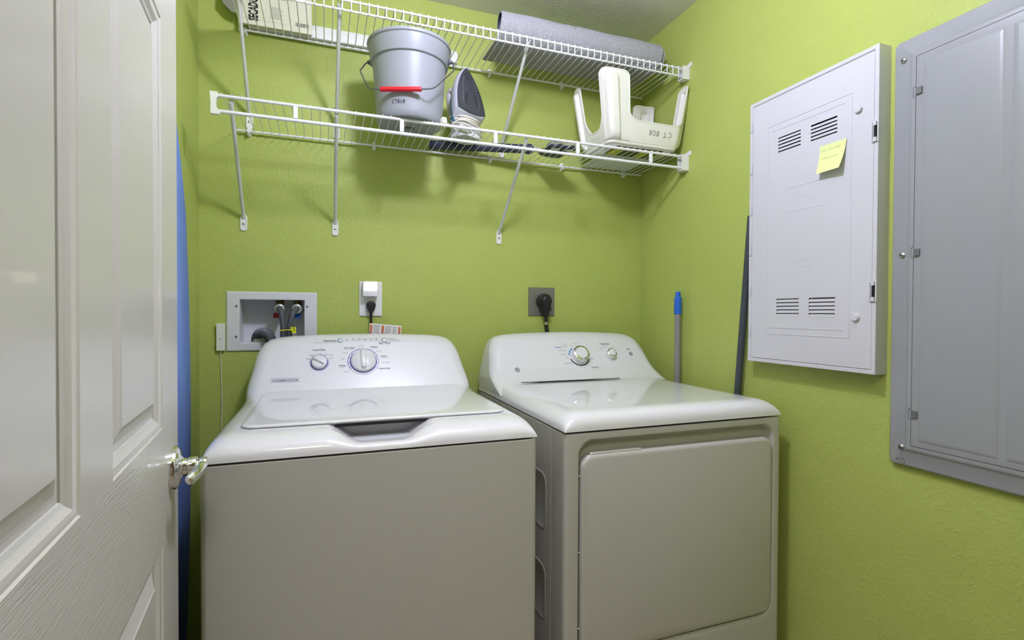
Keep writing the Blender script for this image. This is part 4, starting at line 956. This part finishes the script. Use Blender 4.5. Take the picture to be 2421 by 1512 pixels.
for y, z in ((-1.0795, 1.7945), (-1.0825, 1.3395), (-1.0865, .8892)):
    s_ = obj('screw', B().lathe([(.0068, 0), (.0066, .002), (.0045, .0038), (0, .0046)], (GX, y, z), (-1, 0, 0), 20), STEEL, ep)
    obj('screw_slot', B().box((GX-.0044, y, z), (.0012, .0095, .0014), Matrix.Rotation(.4, 3, 'X')), DARK, s_, smooth=False)
b = B(); random.seed(9)
for k in range(9): 
    y, z = -1.074-random.random()*.022, .853+random.random()*.024; b.box((GX-.0002, y, z), (.0005, .0012, .0035), Matrix.Rotation(random.random()*2, 3, 'X'))
obj('rust_chips', b, mat('rust', (98, 66, 50), .9), ep, smooth=False)

ml = thing('mop_pole', 'grey pole with bright blue threaded top standing right of dryer', 'pole', (1.257, -.285, 0))
obj('pole', B().tube([(1.257, -.292, .0), (1.257, -.2895, 1.205)], .0118, 20), mat('grey_pole', (134, 134, 132), .45), ml)
b = B().lathe([(.0138, 0), (.0142, .002), (.0138, .052), (.0140, .054), (.0138, .062), (.0132, .064), (.0098, .066), (.0098, .078), (.0085, .084), (.004, .086), (0, .086)], (1.257, -.2895, 1.1985), seg=24)
obj('blue_cap', b, mat('blue_plastic', (44, 104, 206), .4), ml, label='bright blue threaded cap')
bp_ = tag(obj('broom_pole', B().tube([(1.2655, -.503, .0), (1.2655, -.5850, .951), (1.2655, -.6335, 1.51)], .0112, 18), mat('dark_pole', (62, 70, 76), .4)), 'dark grey pole leaning against the side of the white wall panel', 'pole')

# ---------------------------------------------------------------- ironing board against the left wall
ib = thing('ironing_board', 'ironing board with blue cover leaning on left wall behind the door', 'ironing board', (-.36, -.47, 0))
eR = [(-.432, 1.683), (-.417, 1.653), (-.387, 1.593), (-.361, 1.534), (-.3345, 1.456), (-.3064, 1.259), (-.2934, 1.069), (-.2884, .941), (-.2974, .665), (-.3238, .4465), (-.345, .33), (-.372, .305)]
cyb = -.475
eR = [(-.475, 1.712), (-.452, 1.704)]+eR
outl = eR+[(2*cyb-y, z) for y, z in eR[::-1][:-1]]
def bring(x, k): return [Vector((x, cyb+(y-cyb)*k, 1.0+(z-1.0)*(1-(1-k)*.3))) for y, z in outl]
b = B(); b.rings([bring(-.372, .97), bring(-.368, 1.0), bring(-.348, 1.0), bring(-.345, .985)])
obj('cover', b, mat('blue_cotton_cover', (114, 144, 216), .85, bump=(120, .3, 3), var=.06), ib, ang=50)
for y in (-.40, -.55): obj('leg', B().tube([(-.372, y, .02), (-.372, y, 1.25)], .0085, 10), mat('leg_metal', (150, 150, 154), .4, metal=.5), ib)
obj('foot_bar', B().tube([(-.372, -.62, .012), (-.372, -.33, .012)], .010, 10), mat('leg_metal', (150, 150, 154), .4, metal=.5), ib)
